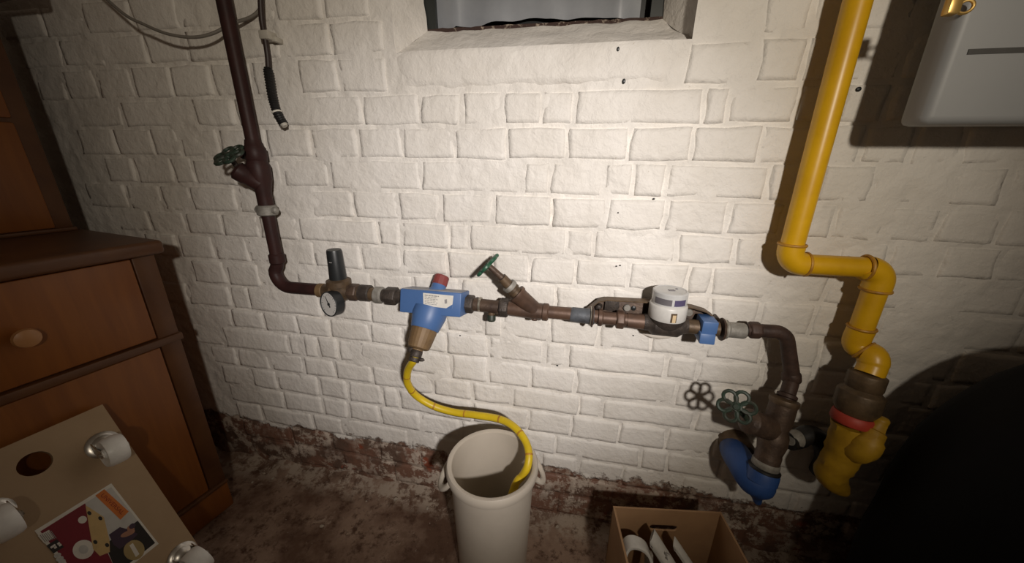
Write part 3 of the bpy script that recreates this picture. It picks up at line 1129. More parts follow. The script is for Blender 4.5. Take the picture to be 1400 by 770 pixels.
# ---- slanting stop valve on the riser
sv = thing('stop_valve', 'dark inclined stop valve with flower-shaped handwheel on the purple-brown riser', 'valve', Vector((rx, -0.05, v_bot.z)))
vh = v_top.z - v_bot.z
part('valve_body', MB().lathe(Vector((rx, -0.05, v_bot.z - 0.002)), UZ, [(0.019, 0), (0.019, vh * 0.22), (0.027, vh * 0.42), (0.029, vh * 0.62), (0.024, vh * 0.7), (0.026, vh * 0.72), (0.026, vh * 0.88), (0.021, vh * 0.92), (0.0185, vh)], 22), 'riser', sv)
b0_ = Vector((rx, -0.055, v_bot.z + vh * 0.34))
b1_ = at(329, 236, 0.080)
part('bonnet', MB().lathe(b0_, b1_ - b0_, [(0.022, 0), (0.022, 0.03), (0.0245, 0.034), (0.0245, 0.056), (0.017, 0.062), (0.012, (b1_ - b0_).length)], 18), 'riser', sv)
b2_ = at(313, 212, 0.105)
part('stem', MB().tube([b1_, b2_], 0.006, 10), 'black_iron', sv)
part('handwheel', handwheel(b2_, (b2_ - b0_).normalized() + Vector((0.1, -0.6, 0.75)), 0.038, 6, 0.0042, 0.3), 'dark_green', sv, label='worn dark green handwheel')
part('lug', MB().lathe(Vector((rx, -0.05, v_bot.z + vh * 0.75)), (-1, -0.2, 0.1), [(0.011, 0), (0.011, 0.036), (0.007, 0.04)], 12), 'riser', sv)

# ---- pressure reducer with gauge
ra, rb = at(437, 397, PH), at(513, 403, PH)
rc = at(465, 398, PH)
ax_ = (rb - ra).normalized()
red = thing('pressure_reducer', 'brass pressure reducer with black cap and round gauge, left of the blue filter', 'valve', rc)
part('valve_body', MB().tube([ra, rc - ax_ * 0.03, rc - ax_ * 0.02, rc + ax_ * 0.02, rc + ax_ * 0.03, rb], [0.018, 0.0175, 0.026, 0.026, 0.019, 0.019], 20), 'old_brass', red)
part('coupling', MB().lathe(ra - ax_ * 0.004, ax_, [(0.018, 0), (0.0205, 0.003), (0.0205, 0.018), (0.018, 0.02)], 20), 'bronze', red)
part('union_nut', MB().lathe(rc + ax_ * 0.030, ax_, [(0.020, 0), (0.0255, 0.003), (0.0255, 0.026), (0.021, 0.03)], hexa=True), 'old_iron', red, 0.002)
part('union_nut', MB().lathe(rc + ax_ * 0.064, ax_, [(0.020, 0), (0.0235, 0.002), (0.0235, 0.03), (0.020, 0.033)], 18), 'black_iron', red)
k0 = at(464, 393, PH)
k1 = at(459, 341, PH)
hcap = k1.z - k0.z
part('spring_housing', MB().lathe(rc, UZ, [(0.026, 0), (0.0265, k0.z - rc.z + 0.004), (0.033, k0.z - rc.z + 0.007), (0.033, k0.z - rc.z + 0.022), (0.024, k0.z - rc.z + 0.027)], 24), 'old_brass', red)
cp = part('cap', MB().lathe(Vector((rc.x, rc.y, k0.z + 0.02)), UZ, [(0.0225, 0), (0.0228, 0.004), (0.0200, hcap - 0.026), (0.0185, hcap - 0.021), (0.0005, hcap - 0.0205)], 28), 'black', red, label='black plastic adjusting cap')
part('cap_mark', MB().box((rc.x - 0.003, rc.y - 0.0220, k0.z + hcap * 0.70), (0.008, 0, 0), (0, -0.0006, 0), (0, 0, 0.0025)), 'print', cp)
gc = at(450, 416, 0.105)
gn = (Vector((-0.30, -1, 0.10))).normalized()
gau = part('gauge', MB().lathe(gc - gn * 0.026, gn, [(0.006, -0.02), (0.007, 0.0), (0.030, 0.001), (0.0355, 0.004), (0.0355, 0.028), (0.0335, 0.030), (0.032, 0.0265)], 36, cap1=False), 'black', red, label='round pressure gauge with white dial', origin=gc)
part('dial', MB().lathe(gc, gn, [(0.0325, -0.001), (0.0325, 0.0008)], 36), 'meter_white', gau)
_, ga, gb = axes(gn)
gu = (UZ - gn * gn.z).normalized()
gr = gn.cross(gu) * -1
tk = MB()
for i in range(19):
    t = math.radians(-225 + 270 * i / 18)
    dd = gr * math.cos(-t) + gu * math.sin(-t)
    o = gc + dd * 0.024 + gn * 0.001
    sd = gn.cross(dd)
    w = 0.0007 if i % 3 else 0.0013
    tk.box(o - sd * w, sd * 2 * w, dd * (0.004 if i % 3 else 0.006), gn * 0.0003)
part('dial_marks', tk, 'print', gau)
nd = (gu * 0.85 - gr * 0.52).normalized()
sd = gn.cross(nd)
ndl = MB().prism([gc - nd * 0.010 - sd * 0.002 + gn * 0.0015, gc - nd * 0.010 + sd * 0.002 + gn * 0.0015, gc + nd * 0.024 + sd * 0.0006 + gn * 0.0015, gc + nd * 0.024 - sd * 0.0006 + gn * 0.0015], gn * 0.0008)
ndl.lathe(gc + gn * 0.001, gn, [(0.0045, 0), (0.004, 0.002)], 12)
part('needle', ndl, 'black', gau)

# ---- union between reducer and filter
ua, ub = at(512, 403, PH), at(552, 406, PH)
ux = (ub - ua).normalized()
un = thing('pipe_union', 'corroded pipe union with grey ring at the left end of the blue filter', 'pipe fitting', ua)
part('pipe', MB().tube([ua - ux * 0.006, ub], 0.0185, 18), 'black_iron', un)
part('ring', MB().lathe(ua + ux * 0.002, ux, [(0.019, 0), (0.0235, 0.004), (0.0235, 0.021), (0.019, 0.025)], 22), 'grey_zinc', un, label='grey corroded ring')
part('union_nut', MB().lathe(ua + ux * 0.034, ux, [(0.020, 0), (0.026, 0.003), (0.026, 0.034), (0.022, 0.036)], hexa=True), 'black_iron', un, 0.002)

# ---- blue water filter
FO = at(590, 411, 0.07)
ft = math.radians(14)
FU = Vector((0, math.sin(ft), math.cos(ft)))
FV = Vector((0, -math.cos(ft), math.sin(ft)))
BU = Vector((0.125, math.sin(math.radians(38)), math.cos(math.radians(38)))).normalized()
FX = (at(629, 418, 0.1) - at(547, 411, 0.1)).normalized()
fil = thing('water_filter', 'blue water filter with red cap and bronze bowl, paper label on its front', 'water filter', FO)
x0 = (at(547, 411, 0.108) - FO).x
x1 = (at(630, 418, 0.108) - FO).x


def fp(x, u, v):
    return FO + Vector((x, 0, FX.z / FX.x * x)) + FU * u + FV * v


part('housing', MB().box(fp(x0, -0.031, -0.030), fp(x1, 0, 0) - fp(x0, 0, 0), FU * 0.062, FV * 0.070), 'blue', fil, 0.0025)
part('housing_top', MB().box(fp(x0 + 0.002, 0.0312, -0.026), fp(x1 - 0.002, 0, 0) - fp(x0 + 0.002, 0, 0), FU * 0.0006, FV * 0.060), 'pale_blue_grey', fil, label='pale grey upper side')  # thin paler grey layer over the top of the blue housing
cxf = (at(594, 412, 0.07) - FO).x


def bowl(t):
    return FO + Vector((cxf, -0.004, 0)) + BU * t


part('cup', MB().lathe(bowl(-0.028), -BU, [(0.045, -0.006), (0.045, 0.012), (0.042, 0.026), (0.037, 0.048), (0.035, 0.050)], 30), 'blue', fil)
part('bowl', MB().lathe(bowl(-0.077), -BU, [(0.0335, 0), (0.0335, 0.008), (0.030, 0.040), (0.0275, 0.050), (0.022, 0.053), (0.014, 0.054), (0.012, 0.062), (0.012, 0.072)], 22), 'bronze', fil, label='bronze bowl with flutes', sharp=15)
part('neck', MB().lathe(bowl(0.018), BU, [(0.030, 0), (0.022, 0.012), (0.0195, 0.018), (0.0195, 0.034)], 24), 'blue', fil)
part('red_cap', MB().lathe(bowl(0.046), BU, [(0.0195, 0), (0.0205, 0.002), (0.0205, 0.024), (0.019, 0.027), (0.012, 0.0275)], 20), 'red', fil, label='faded red cap', sharp=15)
# paper label on the front
fv = FV * 0.0402


def ffront(x, y):
    return onplane(x, y, FO + FV * 0.0403, FV)


q4 = [ffront(*q) for q in ((578.5, 400.5), (620, 404.5), (618, 422.5), (579, 418))]
fl_ = part('label', MB().prism(q4, FV * 0.0004), 'paper', fil, label='white paper label with small print')


def lq(s, t, k):
    return (q4[0] * (1 - s) + q4[1] * s) * (1 - t) + (q4[3] * (1 - s) + q4[2] * s) * t + FV * k


ln = MB()
for i, (t, s1) in enumerate(((0.12, 0.55), (0.27, 0.46), (0.40, 0.5), (0.53, 0.42), (0.66, 0.5), (0.80, 0.44))):
    hgt = 0.08 if i == 0 else 0.045
    s0_ = 0.05
    while s0_ < s1:
        w = rnd.uniform(0.04, 0.11)
        ln.prism([lq(s0_, t, 0.0006), lq(min(s0_ + w, s1 + .03), t, 0.0006), lq(min(s0_ + w, s1 + .03), t + hgt, 0.0006), lq(s0_, t + hgt, 0.0006)], FV * 0.0002)
        s0_ += w + 0.02
ln.prism([lq(0.72, 0.36, 0.0006), lq(0.80, 0.30, 0.0006), lq(0.82, 0.62, 0.0006), lq(0.74, 0.66, 0.0006)], FV * 0.0002)
part('small_print', ln, 'print', fl_)
part('blue_corner', MB().prism([lq(1.0, 0.66, 0.0006), lq(1.0, 1.0, 0.0006), lq(0.80, 1.0, 0.0006)], FV * 0.0002), 'blue', fl_)

# ---- fitting with drain cock between filter and slanted valve
fa, fb = at(626, 414, PH), at(700, 422, PH)
fx_ = (fb - fa).normalized()
pf = thing('drain_fitting', 'tarnished pipe piece with small drain cock between blue filter and slanted valve', 'pipe fitting', fa)
part('pipe', MB().tube([fa, fb], 0.0175, 18, wob=0.05), 'old_iron', pf)
part('union_nut', MB().lathe(fa + fx_ * 0.010, fx_, [(0.021, 0), (0.0255, 0.003), (0.0255, 0.033), (0.021, 0.036)], hexa=True), 'black_iron', pf, 0.002)
part('ring', MB().lathe(at(655, 416, PH), fx_, [(0.0185, 0), (0.0195, 0.001), (0.0195, 0.005), (0.0185, 0.006)], 20), 'bright', pf)
dk = at(672, 420, PH)
dk2 = at(672, 433, PH + 0.004)
part('drain_stub', MB().tube([dk, dk2], 0.009, 12), 'old_brass', pf)
part('drain_cap', MB().lathe(dk2 + UZ * 0.004, (0.05, -0.3, -1), [(0.011, 0), (0.0115, 0.003), (0.0115, 0.013), (0.008, 0.017)], 12), 'dark_green', pf, label='green-tinged drain cap')

# ---- slanted valve with green handwheel
va, vb = at(684, 420, PH), at(748, 427, PH)
vx = (vb - va).normalized()
yv = thing('slanted_valve', 'brown slanted-seat valve with bright green handwheel near the middle of the wall', 'valve', va)
part('valve_body', MB().tube([va, va + vx * 0.03, va + vx * 0.05, at(730, 425, PH), vb], [0.019, 0.019, 0.020, 0.0215, 0.020], 20, wob=0.04), 'copper', yv)
part('collar', MB().lathe(va - vx * 0.002, vx, [(0.021, 0), (0.0265, 0.003), (0.0265, 0.022), (0.022, 0.025)], hexa=True), 'black_iron', yv, 0.0025)
part('collar', MB().lathe(vb - vx * 0.012, vx, [(0.021, 0), (0.023, 0.002), (0.023, 0.013), (0.020, 0.016)], 18), 'copper', yv)
s0 = at(732, 425, PH)
s1 = at(708, 403, 0.068)
s2 = at(697, 391.5, 0.074)
s3 = at(686, 379.5, 0.082)
s4 = at(667, 362.5, 0.092)
sdir = (s4 - s0).normalized()
part('branch', MB().lathe(s0, s1 - s0, [(0.014, -0.012), (0.021, 0.004), (0.0215, (s1 - s0).length - 0.006), (0.0245, (s1 - s0).length - 0.002), (0.0245, (s1 - s0).length + 0.006)], 18), 'copper', yv)
part('bonnet', MB().tube([s1, s1 + (s2 - s1) * 0.5, s1 + (s2 - s1) * 0.55, s2, s2 + (s3 - s2) * 0.1, s3], [0.0165, 0.016, 0.018, 0.0175, 0.0135, 0.012], 16), 'old_brass', yv)
part('gland_ring', MB().lathe(s2 - sdir * 0.006, sdir, [(0.0185, 0), (0.0190, 0.002), (0.0190, 0.010), (0.018, 0.012)], 18), 'grey_zinc', yv, label='pale metal gland ring')
part('stem', MB().tube([s2, s3, s4], [0.0105, 0.0085, 0.0072], 14), 'old_iron', yv)
part('gland_nut', MB().lathe(s3 + (s2 - s3) * 0.35, sdir, [(0.0125, 0), (0.0125, 0.010), (0.010, 0.012)], hexa=True), 'black_iron', yv)
part('handwheel', handwheel(s4, sdir - ray(667, 362) * (sdir.dot(ray(667, 362)) / ray(667, 362).length_squared) * 0.85, 0.0335, 6, 0.0048), 'green', yv, label='bright green flower-shaped handwheel')
part('test_plug', MB().lathe(at(731, 430, PH), (0, -0.25, -1), [(0.009, 0), (0.010, 0.012), (0.007, 0.016)], 12), 'copper', yv)

# ---- pipe from the slanted valve to the meter
wa, wb_ = at(744, 426, PH), at(818, 433, PH)
wx = (wb_ - wa).normalized()
wp = thing('water_pipe', 'short straight brown pipe with blue-grey coupling between slanted valve and meter', 'pipe', wa)
part('pipe', MB().tube([wa, wb_], 0.0165, 18), 'copper', wp)
part('coupling', MB().tube([at(780, 429.5, PH), at(783, 430, PH), at(800, 432, PH), at(812, 433, PH)], [0.0172, 0.019, 0.0195, 0.021], 18), 'blue_lead', wp, label='blue-grey coupling')

# ---- meter bracket (bent steel plate on the wall)
bk0, bk1 = at(812, 433, PH), at(984, 450, PH)
bx = (bk1 - bk0).normalized()
brk = thing('meter_bracket', 'bent brown steel bracket on the wall that carries the water meter', 'bracket', (bk0.x, -0.01, bk0.z))
outl = [(790, 431), (803, 420), (818, 408), (830, 405.5), (895, 409), (945, 416), (962, 421), (972, 428), (979, 440), (985, 452), (985, 456), (940, 446), (880, 442), (815, 438)]
part('back_plate', MB().prism([at(x, y, 0.022) for x, y in outl], Vector((0, -0.004, 0))), 'old_iron', brk, 0.001)
edge = [at(x, y, 0.024) for x, y in outl[:10]]
lipm = MB().ring_strip([[p + Vector((0, 0.0, 0)), p + Vector((0, -0.024, 0)), p + Vector((0, -0.024, -0.003)), p + Vector((0, 0, -0.003))] for p in edge[1:]])
part('lip', lipm, 'old_brass', brk)
for c, s in ((bk0, -1), (bk1, 1)):
    part('end_ring', MB().lathe(c + bx * 0.001 * s, bx * s, [(0.018, 0), (0.0265, 0.001), (0.0275, 0.003), (0.0265, 0.005), (0.018, 0.006)], 26), 'old_iron', brk)
    part('bright_ring', MB().torus(c + bx * 0.008 * s, bx, 0.0240, 0.0014), 'bright', brk, label='bright wire ring')
    part('end_plate', MB().box(c + Vector((-0.0015 + 0.003 * s, 0.010, -0.016)), bx * 0.003, Vector((0, 0.040, 0)), Vector((0, 0, 0.034))), 'old_iron', brk, 0.001)
for x, y, r in ((857, 420, 0.0090), (941, 426.5, 0.0095)):
    part('bolt', MB().lathe(at(x, y, 0.025), (0, -1, 0), [(r, 0), (r, 0.007), (r * 0.8, 0.009)], 10), 'grey_zinc', brk)
for x, y in ((843, 419), (866, 421)):
    part('screw', MB().lathe(at(x, y, 0.0245), (0, -1, 0), [(0.0062, 0), (0.0062, 0.004), (0.004, 0.0055)], 12), 'black', brk)
part('bracket_pad', MB().box(at(826, 423, 0.03), at(845, 424.5, 0.03) - at(826, 423, 0.03), Vector((0, -0.006, 0)), Vector((0, 0, 0.032))), 'black_iron', brk, 0.001)
part('stud', MB().lathe(at(820, 418, 0.03), (-0.3, -1, 0), [(0.007, 0), (0.007, 0.016), (0.004, 0.018)], 12), 'black_iron', brk)

# ---- water meter
ma, mb_ = at(816, 434, PH), at(982, 450, PH)
mx = (mb_ - ma).normalized()
mc = at(910, 440, PH)
met = thing('water_meter', 'water meter with round white plastic head and brass pipe ends, right of the slanted valve', 'meter', mc)
part('inlet', MB().tube([ma, at(885, 440, PH)], 0.0165, 20), 'copper', met)
part('inlet_collar', MB().lathe(at(817, 434, PH), mx, [(0.018, 0), (0.0215, 0.002), (0.0215, 0.010), (0.018, 0.013)], 18), 'copper', met)
part('inlet_nut', MB().lathe(at(842, 436.5, PH), mx, [(0.020, 0), (0.0235, 0.002), (0.0235, 0.018), (0.020, 0.020)], hexa=True), 'copper', met, 0.002)
part('inlet_sleeve', MB().tube([at(857, 438, PH), at(884, 440.5, PH)], 0.0188, 18), 'copper', met)
part('outlet', MB().tube([at(930, 445, PH), mb_], 0.0175, 20), 'old_brass', met)
part('meter_body', MB().tube([at(880, 440, PH), at(887, 440.5, PH), at(893, 441, PH), at(926, 444.5, PH), at(933, 445, PH), at(939, 445.6, PH)], [0.020, 0.021, 0.030, 0.030, 0.022, 0.020], 20), 'black_iron', met)
hz0 = at(910, 432, PH).z
part('flange', MB().lathe(Vector((mc.x, mc.y, mc.z - 0.01)), UZ, [(0.030, 0), (0.040, 0.012), (0.042, hz0 - mc.z + 0.008)], 30), 'black_iron', met)
hz1 = at(910, 396, PH).z
hh = hz1 - hz0
hm = Vector((mc.x, mc.y, hz0))
hd = part('head', MB().lathe(hm, UZ, [(0.0405, -0.003), (0.0425, 0.0), (0.0425, hh * 0.45), (0.0410, hh * 0.50), (0.0395, hh * 0.52), (0.0395, hh * 0.56)], 40), 'meter_white', met, origin=hm, label='white plastic meter head')
part('lid', MB().lathe(hm, UZ, [(0.0392, hh * 0.55), (0.0392, hh * 0.97), (0.0375, hh), (0.034, hh * 1.01), (0.033, hh * 0.99), (0.0005, hh * 0.985)], 40), 'meter_clear', hd, label='pale translucent lid')


def arcplate(r, z0, z1, a0, a1, th_, n=10):
    o = MB()
    rings = []
    for i in range(n + 1):
        a = math.radians(a0 + (a1 - a0) * i / n)
        d = Vector((math.sin(a), -math.cos(a), 0))
        b = hm + UZ * z0
        t = hm + UZ * z1
        rings.append([b + d * r, t + d * r, t + d * (r + th_), b + d * (r + th_)])
    return o.ring_strip(rings)


part('lid_window', arcplate(0.0388, hh * 0.60, hh * 0.82, -62, -4, 0.0010), 'meter_dark', hd, label='smoky side window')
part('lid_window', arcplate(0.0388, hh * 0.60, hh * 0.82, 4, 46, 0.0010), 'meter_violet', hd, label='violet side window')
part('register_window', MB().box(hm + Vector((-0.004, -0.006, hh * 0.985)), (0.014, 0.003, 0), (-0.002, 0.009, 0), (0, 0, 0.0012)), 'meter_dark', hd)
part('register_dot', MB().lathe(hm + Vector((0.016, 0.012, hh * 0.985)), UZ, [(0.003, 0), (0.003, 0.0012)], 10), 'meter_dark', hd)
tg = part('seal_slot', arcplate(0.0420, hh * 0.02, hh * 0.36, -2, 16, 0.0008), 'old_brass', hd)
part('seal_tag', arcplate(0.0424, hh * 0.02, hh * 0.30, 3, 13, 0.0012), 'seal_tag', hd, label='beige seal tag')
bs = at(965, 448, PH)
bz = MB().box(bs + Vector((-0.017, -0.026, -0.004)), mx * 0.034, Vector((0, 0.05, 0)), Vector((0, 0, 0.030)))
bz.box(bs + Vector((-0.020, -0.034, -0.028)), mx * 0.034, Vector((0, 0.052, 0.003)), Vector((0, 0.004, 0.026)))
part('seal_clip', bz, 'blue', met, 0.003, label='blue plastic seal clip round the outlet')

# ---- elbow pipe from meter down to the main valve
XA = at(988, 450, PH)
XB = at(1055, 453, PH)
XC = at(1080, 453, PH)
XD = at(1082, 510, PH)
XE = at(1074, 548, 0.085)
ep = thing('elbow_pipe', 'dark brown pipe bent down from the meter to the main valve', 'pipe', XE)
part('coupling', MB().lathe(XA - mx * 0.004, mx, [(0.0195, 0), (0.0225, 0.003), (0.0225, 0.012), (0.0185, 0.016), (0.0185, 0.048), (0.017, 0.052)], 20), 'grey_zinc', ep, label='pale grey galvanized coupling')
part('union_nut', MB().lathe(at(1023, 451, PH), (XB - XA), [(0.017, 0), (0.0205, 0.003), (0.0205, 0.022), (0.017, 0.026)], hexa=True), 'brown_pipe', ep, 0.002)
pts = [at(1020, 451, PH)] + bend(XB, XC - Vector((0.008, 0, 0)), XD, 0.034, 9) + [XD, at(1081, 525, 0.066), XE]
part('pipe', MB().tube(pts, [0.0155] * 11 + [0.0165, 0.016, 0.0155], 18, wob=0.03), 'brown_pipe', ep)
part('collar', MB().lathe(XE + (at(1081, 525, 0.066) - XE) * 0.15, at(1081, 525, 0.066) - XE, [(0.0165, 0), (0.0205, 0.002), (0.0205, 0.009), (0.0165, 0.012)], 18), 'brown_pipe', ep)
part('collar', MB().lathe(at(1082, 515, PH), XD - XC, [(0.0165, -0.012), (0.0195, -0.006), (0.0195, 0.010), (0.0165, 0.014)], 18), 'brown_pipe', ep)

# ---- main valve
V0 = at(1073, 546, 0.085)
V1 = at(1048, 630, 0.125)
vd = (V1 - V0).normalized()
vl = (V1 - V0).length
mv = thing('main_valve', 'brown main stop valve with dark green handwheel above the blue wall entry', 'valve', V1)
part('top_ring', MB().lathe(V0 - vd * 0.004, vd, [(0.018, 0), (0.030, 0.003), (0.031, 0.010), (0.029, 0.016)], 22), 'old_brass', mv, label='pale brass top ring')
part('valve_body', MB().lathe(V0 + vd * 0.008, vd, [(0.028, 0), (0.0285, vl * 0.30), (0.024, vl * 0.40), (0.030, vl * 0.52), (0.031, vl * 0.64), (0.026, vl * 0.80), (0.0275, vl * 0.84), (0.027, vl)], 22), 'old_iron', mv)
W0 = V0 + vd * vl * 0.50
W1 = at(1024, 576, 0.135)
W2 = at(1007, 556, 0.165)
part('bonnet', MB().lathe(W0, W1 - W0, [(0.022, 0), (0.022, 0.02), (0.0285, 0.026), (0.0285, (W1 - W0).length), (0.018, (W1 - W0).length + 0.008), (0.010, (W1 - W0).length + 0.012)], 20), 'old_iron', mv)
part('stem', MB().tube([W1, W2], 0.0065, 12), 'dark_green', mv)
part('handwheel', handwheel(W2, (W2 - W1).normalized() * 0.5 + Vector((-0.25, -1.0, 0.1)), 0.036, 6, 0.0040, 0.25), 'dark_green', mv, label='dark green flower-shaped handwheel')
part('collar', MB().lathe(V1 - vd * 0.002, vd, [(0.026, 0), (0.029, 0.004), (0.029, 0.016), (0.026, 0.020)], 20), 'grey_zinc', mv, label='pale limescaled collar')

# ---- blue wall entry below the main valve
be = thing('wall_entry_fitting', 'dark blue plastic wall entry elbow under the main valve', 'pipe fitting', at(1003, 612, 0.0))
B0 = at(1001, 602, 0.0)
part('wall_rosette', MB().lathe(B0 + Vector((0, 0.01, 0)), Vector((0.10, -1, -0.02)), [(0.038, 0), (0.039, 0.02), (0.037, 0.055), (0.030, 0.064)], 24), 'old_brass', be)
bpts = [at(1003, 615, 0.03), at(1006, 621, 0.06), at(1014, 634, 0.09), at(1026, 650, 0.115), at(1036, 660, 0.12), at(1035, 670, 0.118), at(1035, 680, 0.115), at(1036, 687, 0.113)]
part('elbow_body', MB().tube(smooth_path(bpts, 4), [0.034] * 1 + [0.034 + 0.0] * 3 + [0.034] * 4 + [0.034, 0.035, 0.036, 0.037] + [0.038, 0.039, 0.040, 0.040] + [0.039, 0.037, 0.035, 0.031] + [0.026, 0.021, 0.017, 0.014] + [0.012, 0.011, 0.010, 0.009] + [0.008], 20), 'blue_dark', be)
part('socket', MB().lathe(V1 + vd * 0.050, -vd, [(0.034, 0), (0.034, 0.022), (0.030, 0.034)], 24), 'blue_dark', be)
part('seal_ring', MB().torus(V1 + vd * 0.020, vd, 0.0290, 0.0050), 'rubber', be, label='black rubber seal')

# ---- black pipe behind
bpipe = thing('black_pipe', 'short black pipe elbow coming out of the wall behind the yellow gas valve', 'pipe', at(1085, 600, 0.0))
part('pipe', MB().tube(smooth_path([at(1120, 645, 0.02), at(1128, 628, 0.03), at(1124, 606, 0.04), at(1108, 594, 0.05), at(1092, 600, 0.06), at(1078, 603, 0.07)], 5), 0.0225, 16), 'rubber', bpipe)
part('pipe_end', MB().lathe(at(1090, 600, 0.064), at(1074, 600, 0.075) - at(1090, 600, 0.064), [(0.0215, 0), (0.0215, 0.012), (0.017, 0.018), (0.015, 0.024)], 18), 'grey_zinc', bpipe, label='pale rusty pipe end')

# ---- yellow gas pipe
gas = thing('gas_pipe', 'bright yellow painted gas pipe dropping from the ceiling on the right with two elbows', 'pipe', at(1192, 500, 0.09))
gR = 0.0215
gxx = 0.446
G1 = Vector((gxx, -0.06, 1.79))
G2 = Vector((gxx, -0.06, at(1081, 338, 0.06).z))
G3 = Vector((gxx, -0.06, at(1080, 360, 0.06).z))
G4 = at(1160, 365, 0.06)
G5 = at(1202, 368, 0.06)
G6 = at(1182, 450, 0.06)
G5.x = G6.x = (G5.x + G6.x) / 2
part('pipe', MB().tube([G1, G2 + UZ * 0.004], gR, 24), 'yellow_pipe', gas)
part('elbow', MB().tube([G2 + UZ * 0.006] + bend(G2 + UZ * 0.02, G3, G4, 0.030, 10) + [at(1100, 361.5, 0.06)], 0.0245, 24), 'yellow_pipe', gas)
part('elbow_rim', MB().torus(G2 + UZ * 0.006, UZ, 0.0238, 0.0032), 'yellow_edge', gas)
part('elbow_rim', MB().torus(at(1101, 361.5, 0.06), (1, 0, 0), 0.0238, 0.0032), 'yellow_edge', gas)
part('pipe', MB().tube([at(1096, 361, 0.06), at(1188, 366, 0.06)], gR, 24), 'yellow_pipe', gas)
G5b = Vector((G5.x, -0.06, at(1195, 396, 0.06).z))
part('elbow', MB().tube([at(1184, 366, 0.06)] + bend(G4, G5, G6, 0.030, 10) + [G5b], 0.0255, 24), 'yellow_pipe', gas)
part('elbow_rim', MB().torus(at(1183, 365.8, 0.06), (1, 0, 0), 0.0245, 0.0034), 'yellow_edge', gas)
part('elbow_rim', MB().torus(G5b, UZ, 0.0245, 0.0034), 'yellow_edge', gas)
part('pipe', MB().tube([G5b + UZ * 0.01, Vector((G5.x, -0.06, G6.z))], gR, 24), 'yellow_pipe', gas)
part('elbow_rim', MB().torus(Vector((G5.x, -0.06, at(1182, 448, 0.06).z)), UZ, 0.0235, 0.003), 'yellow_edge', gas)
G7 = Vector((G5.x, -0.06, at(1176, 470, 0.06).z))
G8 = at(1193, 488, 0.085)
G9 = at(1188, 512, 0.10)
part('elbow', MB().tube(smooth_path([Vector((G5.x, -0.06, at(1182, 450, 0.06).z)), G7, at(1183, 481, 0.072), G8, at(1193, 500, 0.093), G9], 5), [0.0245] * 8 + [0.023] * 4 + [0.0265] * 8 + [0.025] * 6, 24), 'yellow_pipe', gas)
part('elbow_rim', MB().torus(at(1181, 479, 0.070), at(1193, 488, 0.085) - G7, 0.0235, 0.003), 'yellow_edge', gas)

# ---- gas valve
GA = at(1187, 512, 0.10)
GB = at(1165, 572, 0.115)
gd = (GB - GA).normalized()
gl = (GB - GA).length
gv = thing('gas_valve', 'yellow wrapped gas valve with brown nut and red ring below the gas pipe', 'valve', at(1150, 670, 0.12))
part('union_nut', MB().lathe(GA, gd, [(0.028, -0.004), (0.033, 0.0), (0.033, gl * 0.28), (0.030, gl * 0.32), (0.041, gl * 0.40), (0.041, gl * 0.74), (0.034, gl * 0.86), (0.032, gl * 0.9)], 12), 'valve_nut', gv, 0.002, label='greasy brown hexagonal nut')
part('ring', MB().lathe(GA + gd * gl * 0.88, gd, [(0.034, 0), (0.037, 0.004), (0.038, 0.020), (0.036, 0.023)], 26), 'red_ring', gv, label='red plastic ring')
vb1 = [at(1165, 580, 0.115), at(1160, 600, 0.118), at(1152, 622, 0.12), at(1141, 638, 0.12), at(1135, 648, 0.118), at(1142, 660, 0.116), at(1150, 668, 0.115), at(1154, 674, 0.114)]
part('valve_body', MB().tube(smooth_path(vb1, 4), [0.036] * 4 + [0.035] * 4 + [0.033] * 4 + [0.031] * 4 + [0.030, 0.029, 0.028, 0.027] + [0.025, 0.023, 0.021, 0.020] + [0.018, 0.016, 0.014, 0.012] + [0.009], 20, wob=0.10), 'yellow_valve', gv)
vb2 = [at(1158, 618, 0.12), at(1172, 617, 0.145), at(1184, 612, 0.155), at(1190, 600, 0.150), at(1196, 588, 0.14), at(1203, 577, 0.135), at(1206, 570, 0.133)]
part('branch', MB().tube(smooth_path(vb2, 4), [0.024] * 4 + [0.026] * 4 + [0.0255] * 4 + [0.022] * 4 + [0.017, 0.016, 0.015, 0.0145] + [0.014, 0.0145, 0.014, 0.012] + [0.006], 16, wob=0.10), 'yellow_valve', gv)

# ---- yellow drain hose
H0 = bowl(-0.146)
hd_ = [(559, 503, 0.150), (556.5, 514, 0.140), (558, 526, 0.125), (569, 541, 0.10), (592, 555, 0.09), (620, 563.5, 0.085), (650, 567.5, 0.09), (682, 573, 0.10), (702, 583, 0.12), (717, 601, 0.15), (723, 620, 0.18), (721, 638, 0.20), (714, 651, 0.205), (706, 660, 0.21)]
hpts = [H0 + BU * 0.010, H0 - BU * 0.010] + [at(*q) for q in hd_]
hpts += [hpts[-1] + Vector((-0.02, 0.005, -0.08)), hpts[-1] + Vector((-0.05, 0.02, -0.20))]
hose = thing('drain_hose', 'yellow rubber hose hanging from the blue filter into the grey bin', 'hose', hpts[-1])
hp = smooth_path(hpts, 6)
part('hose', MB().tube(hp, 0.0100, 14), 'yellow_hose', hose)
sp_ = [p + Vector((0.0, -0.0042, -0.0072)) for p in hp[14:-12]]
part('stripe', MB().tube(sp_, 0.0027, 8), 'hose_print', hose, label='dark printed stripe along the hose')
for i in range(18, len(hp) - 22, 9):
    dd = (hp[i + 1] - hp[i]).normalized()
    part('worn_band', MB().lathe(hp[i], dd, [(0.0102, 0), (0.0104, 0.001), (0.0104, 0.004), (0.0102, 0.005)], 14), 'yellow_edge', hose)
hdv = BU * -1
clm = MB().lathe(bowl(-0.134), hdv, [(0.0135, 0), (0.0150, 0.002), (0.0150, 0.016), (0.0135, 0.018)], 16)
q0 = bowl(-0.134) + Vector((-0.017, 0, 0))
clm.ball(q0, 0.009, 8, (1.2, 0.7, 0.9))
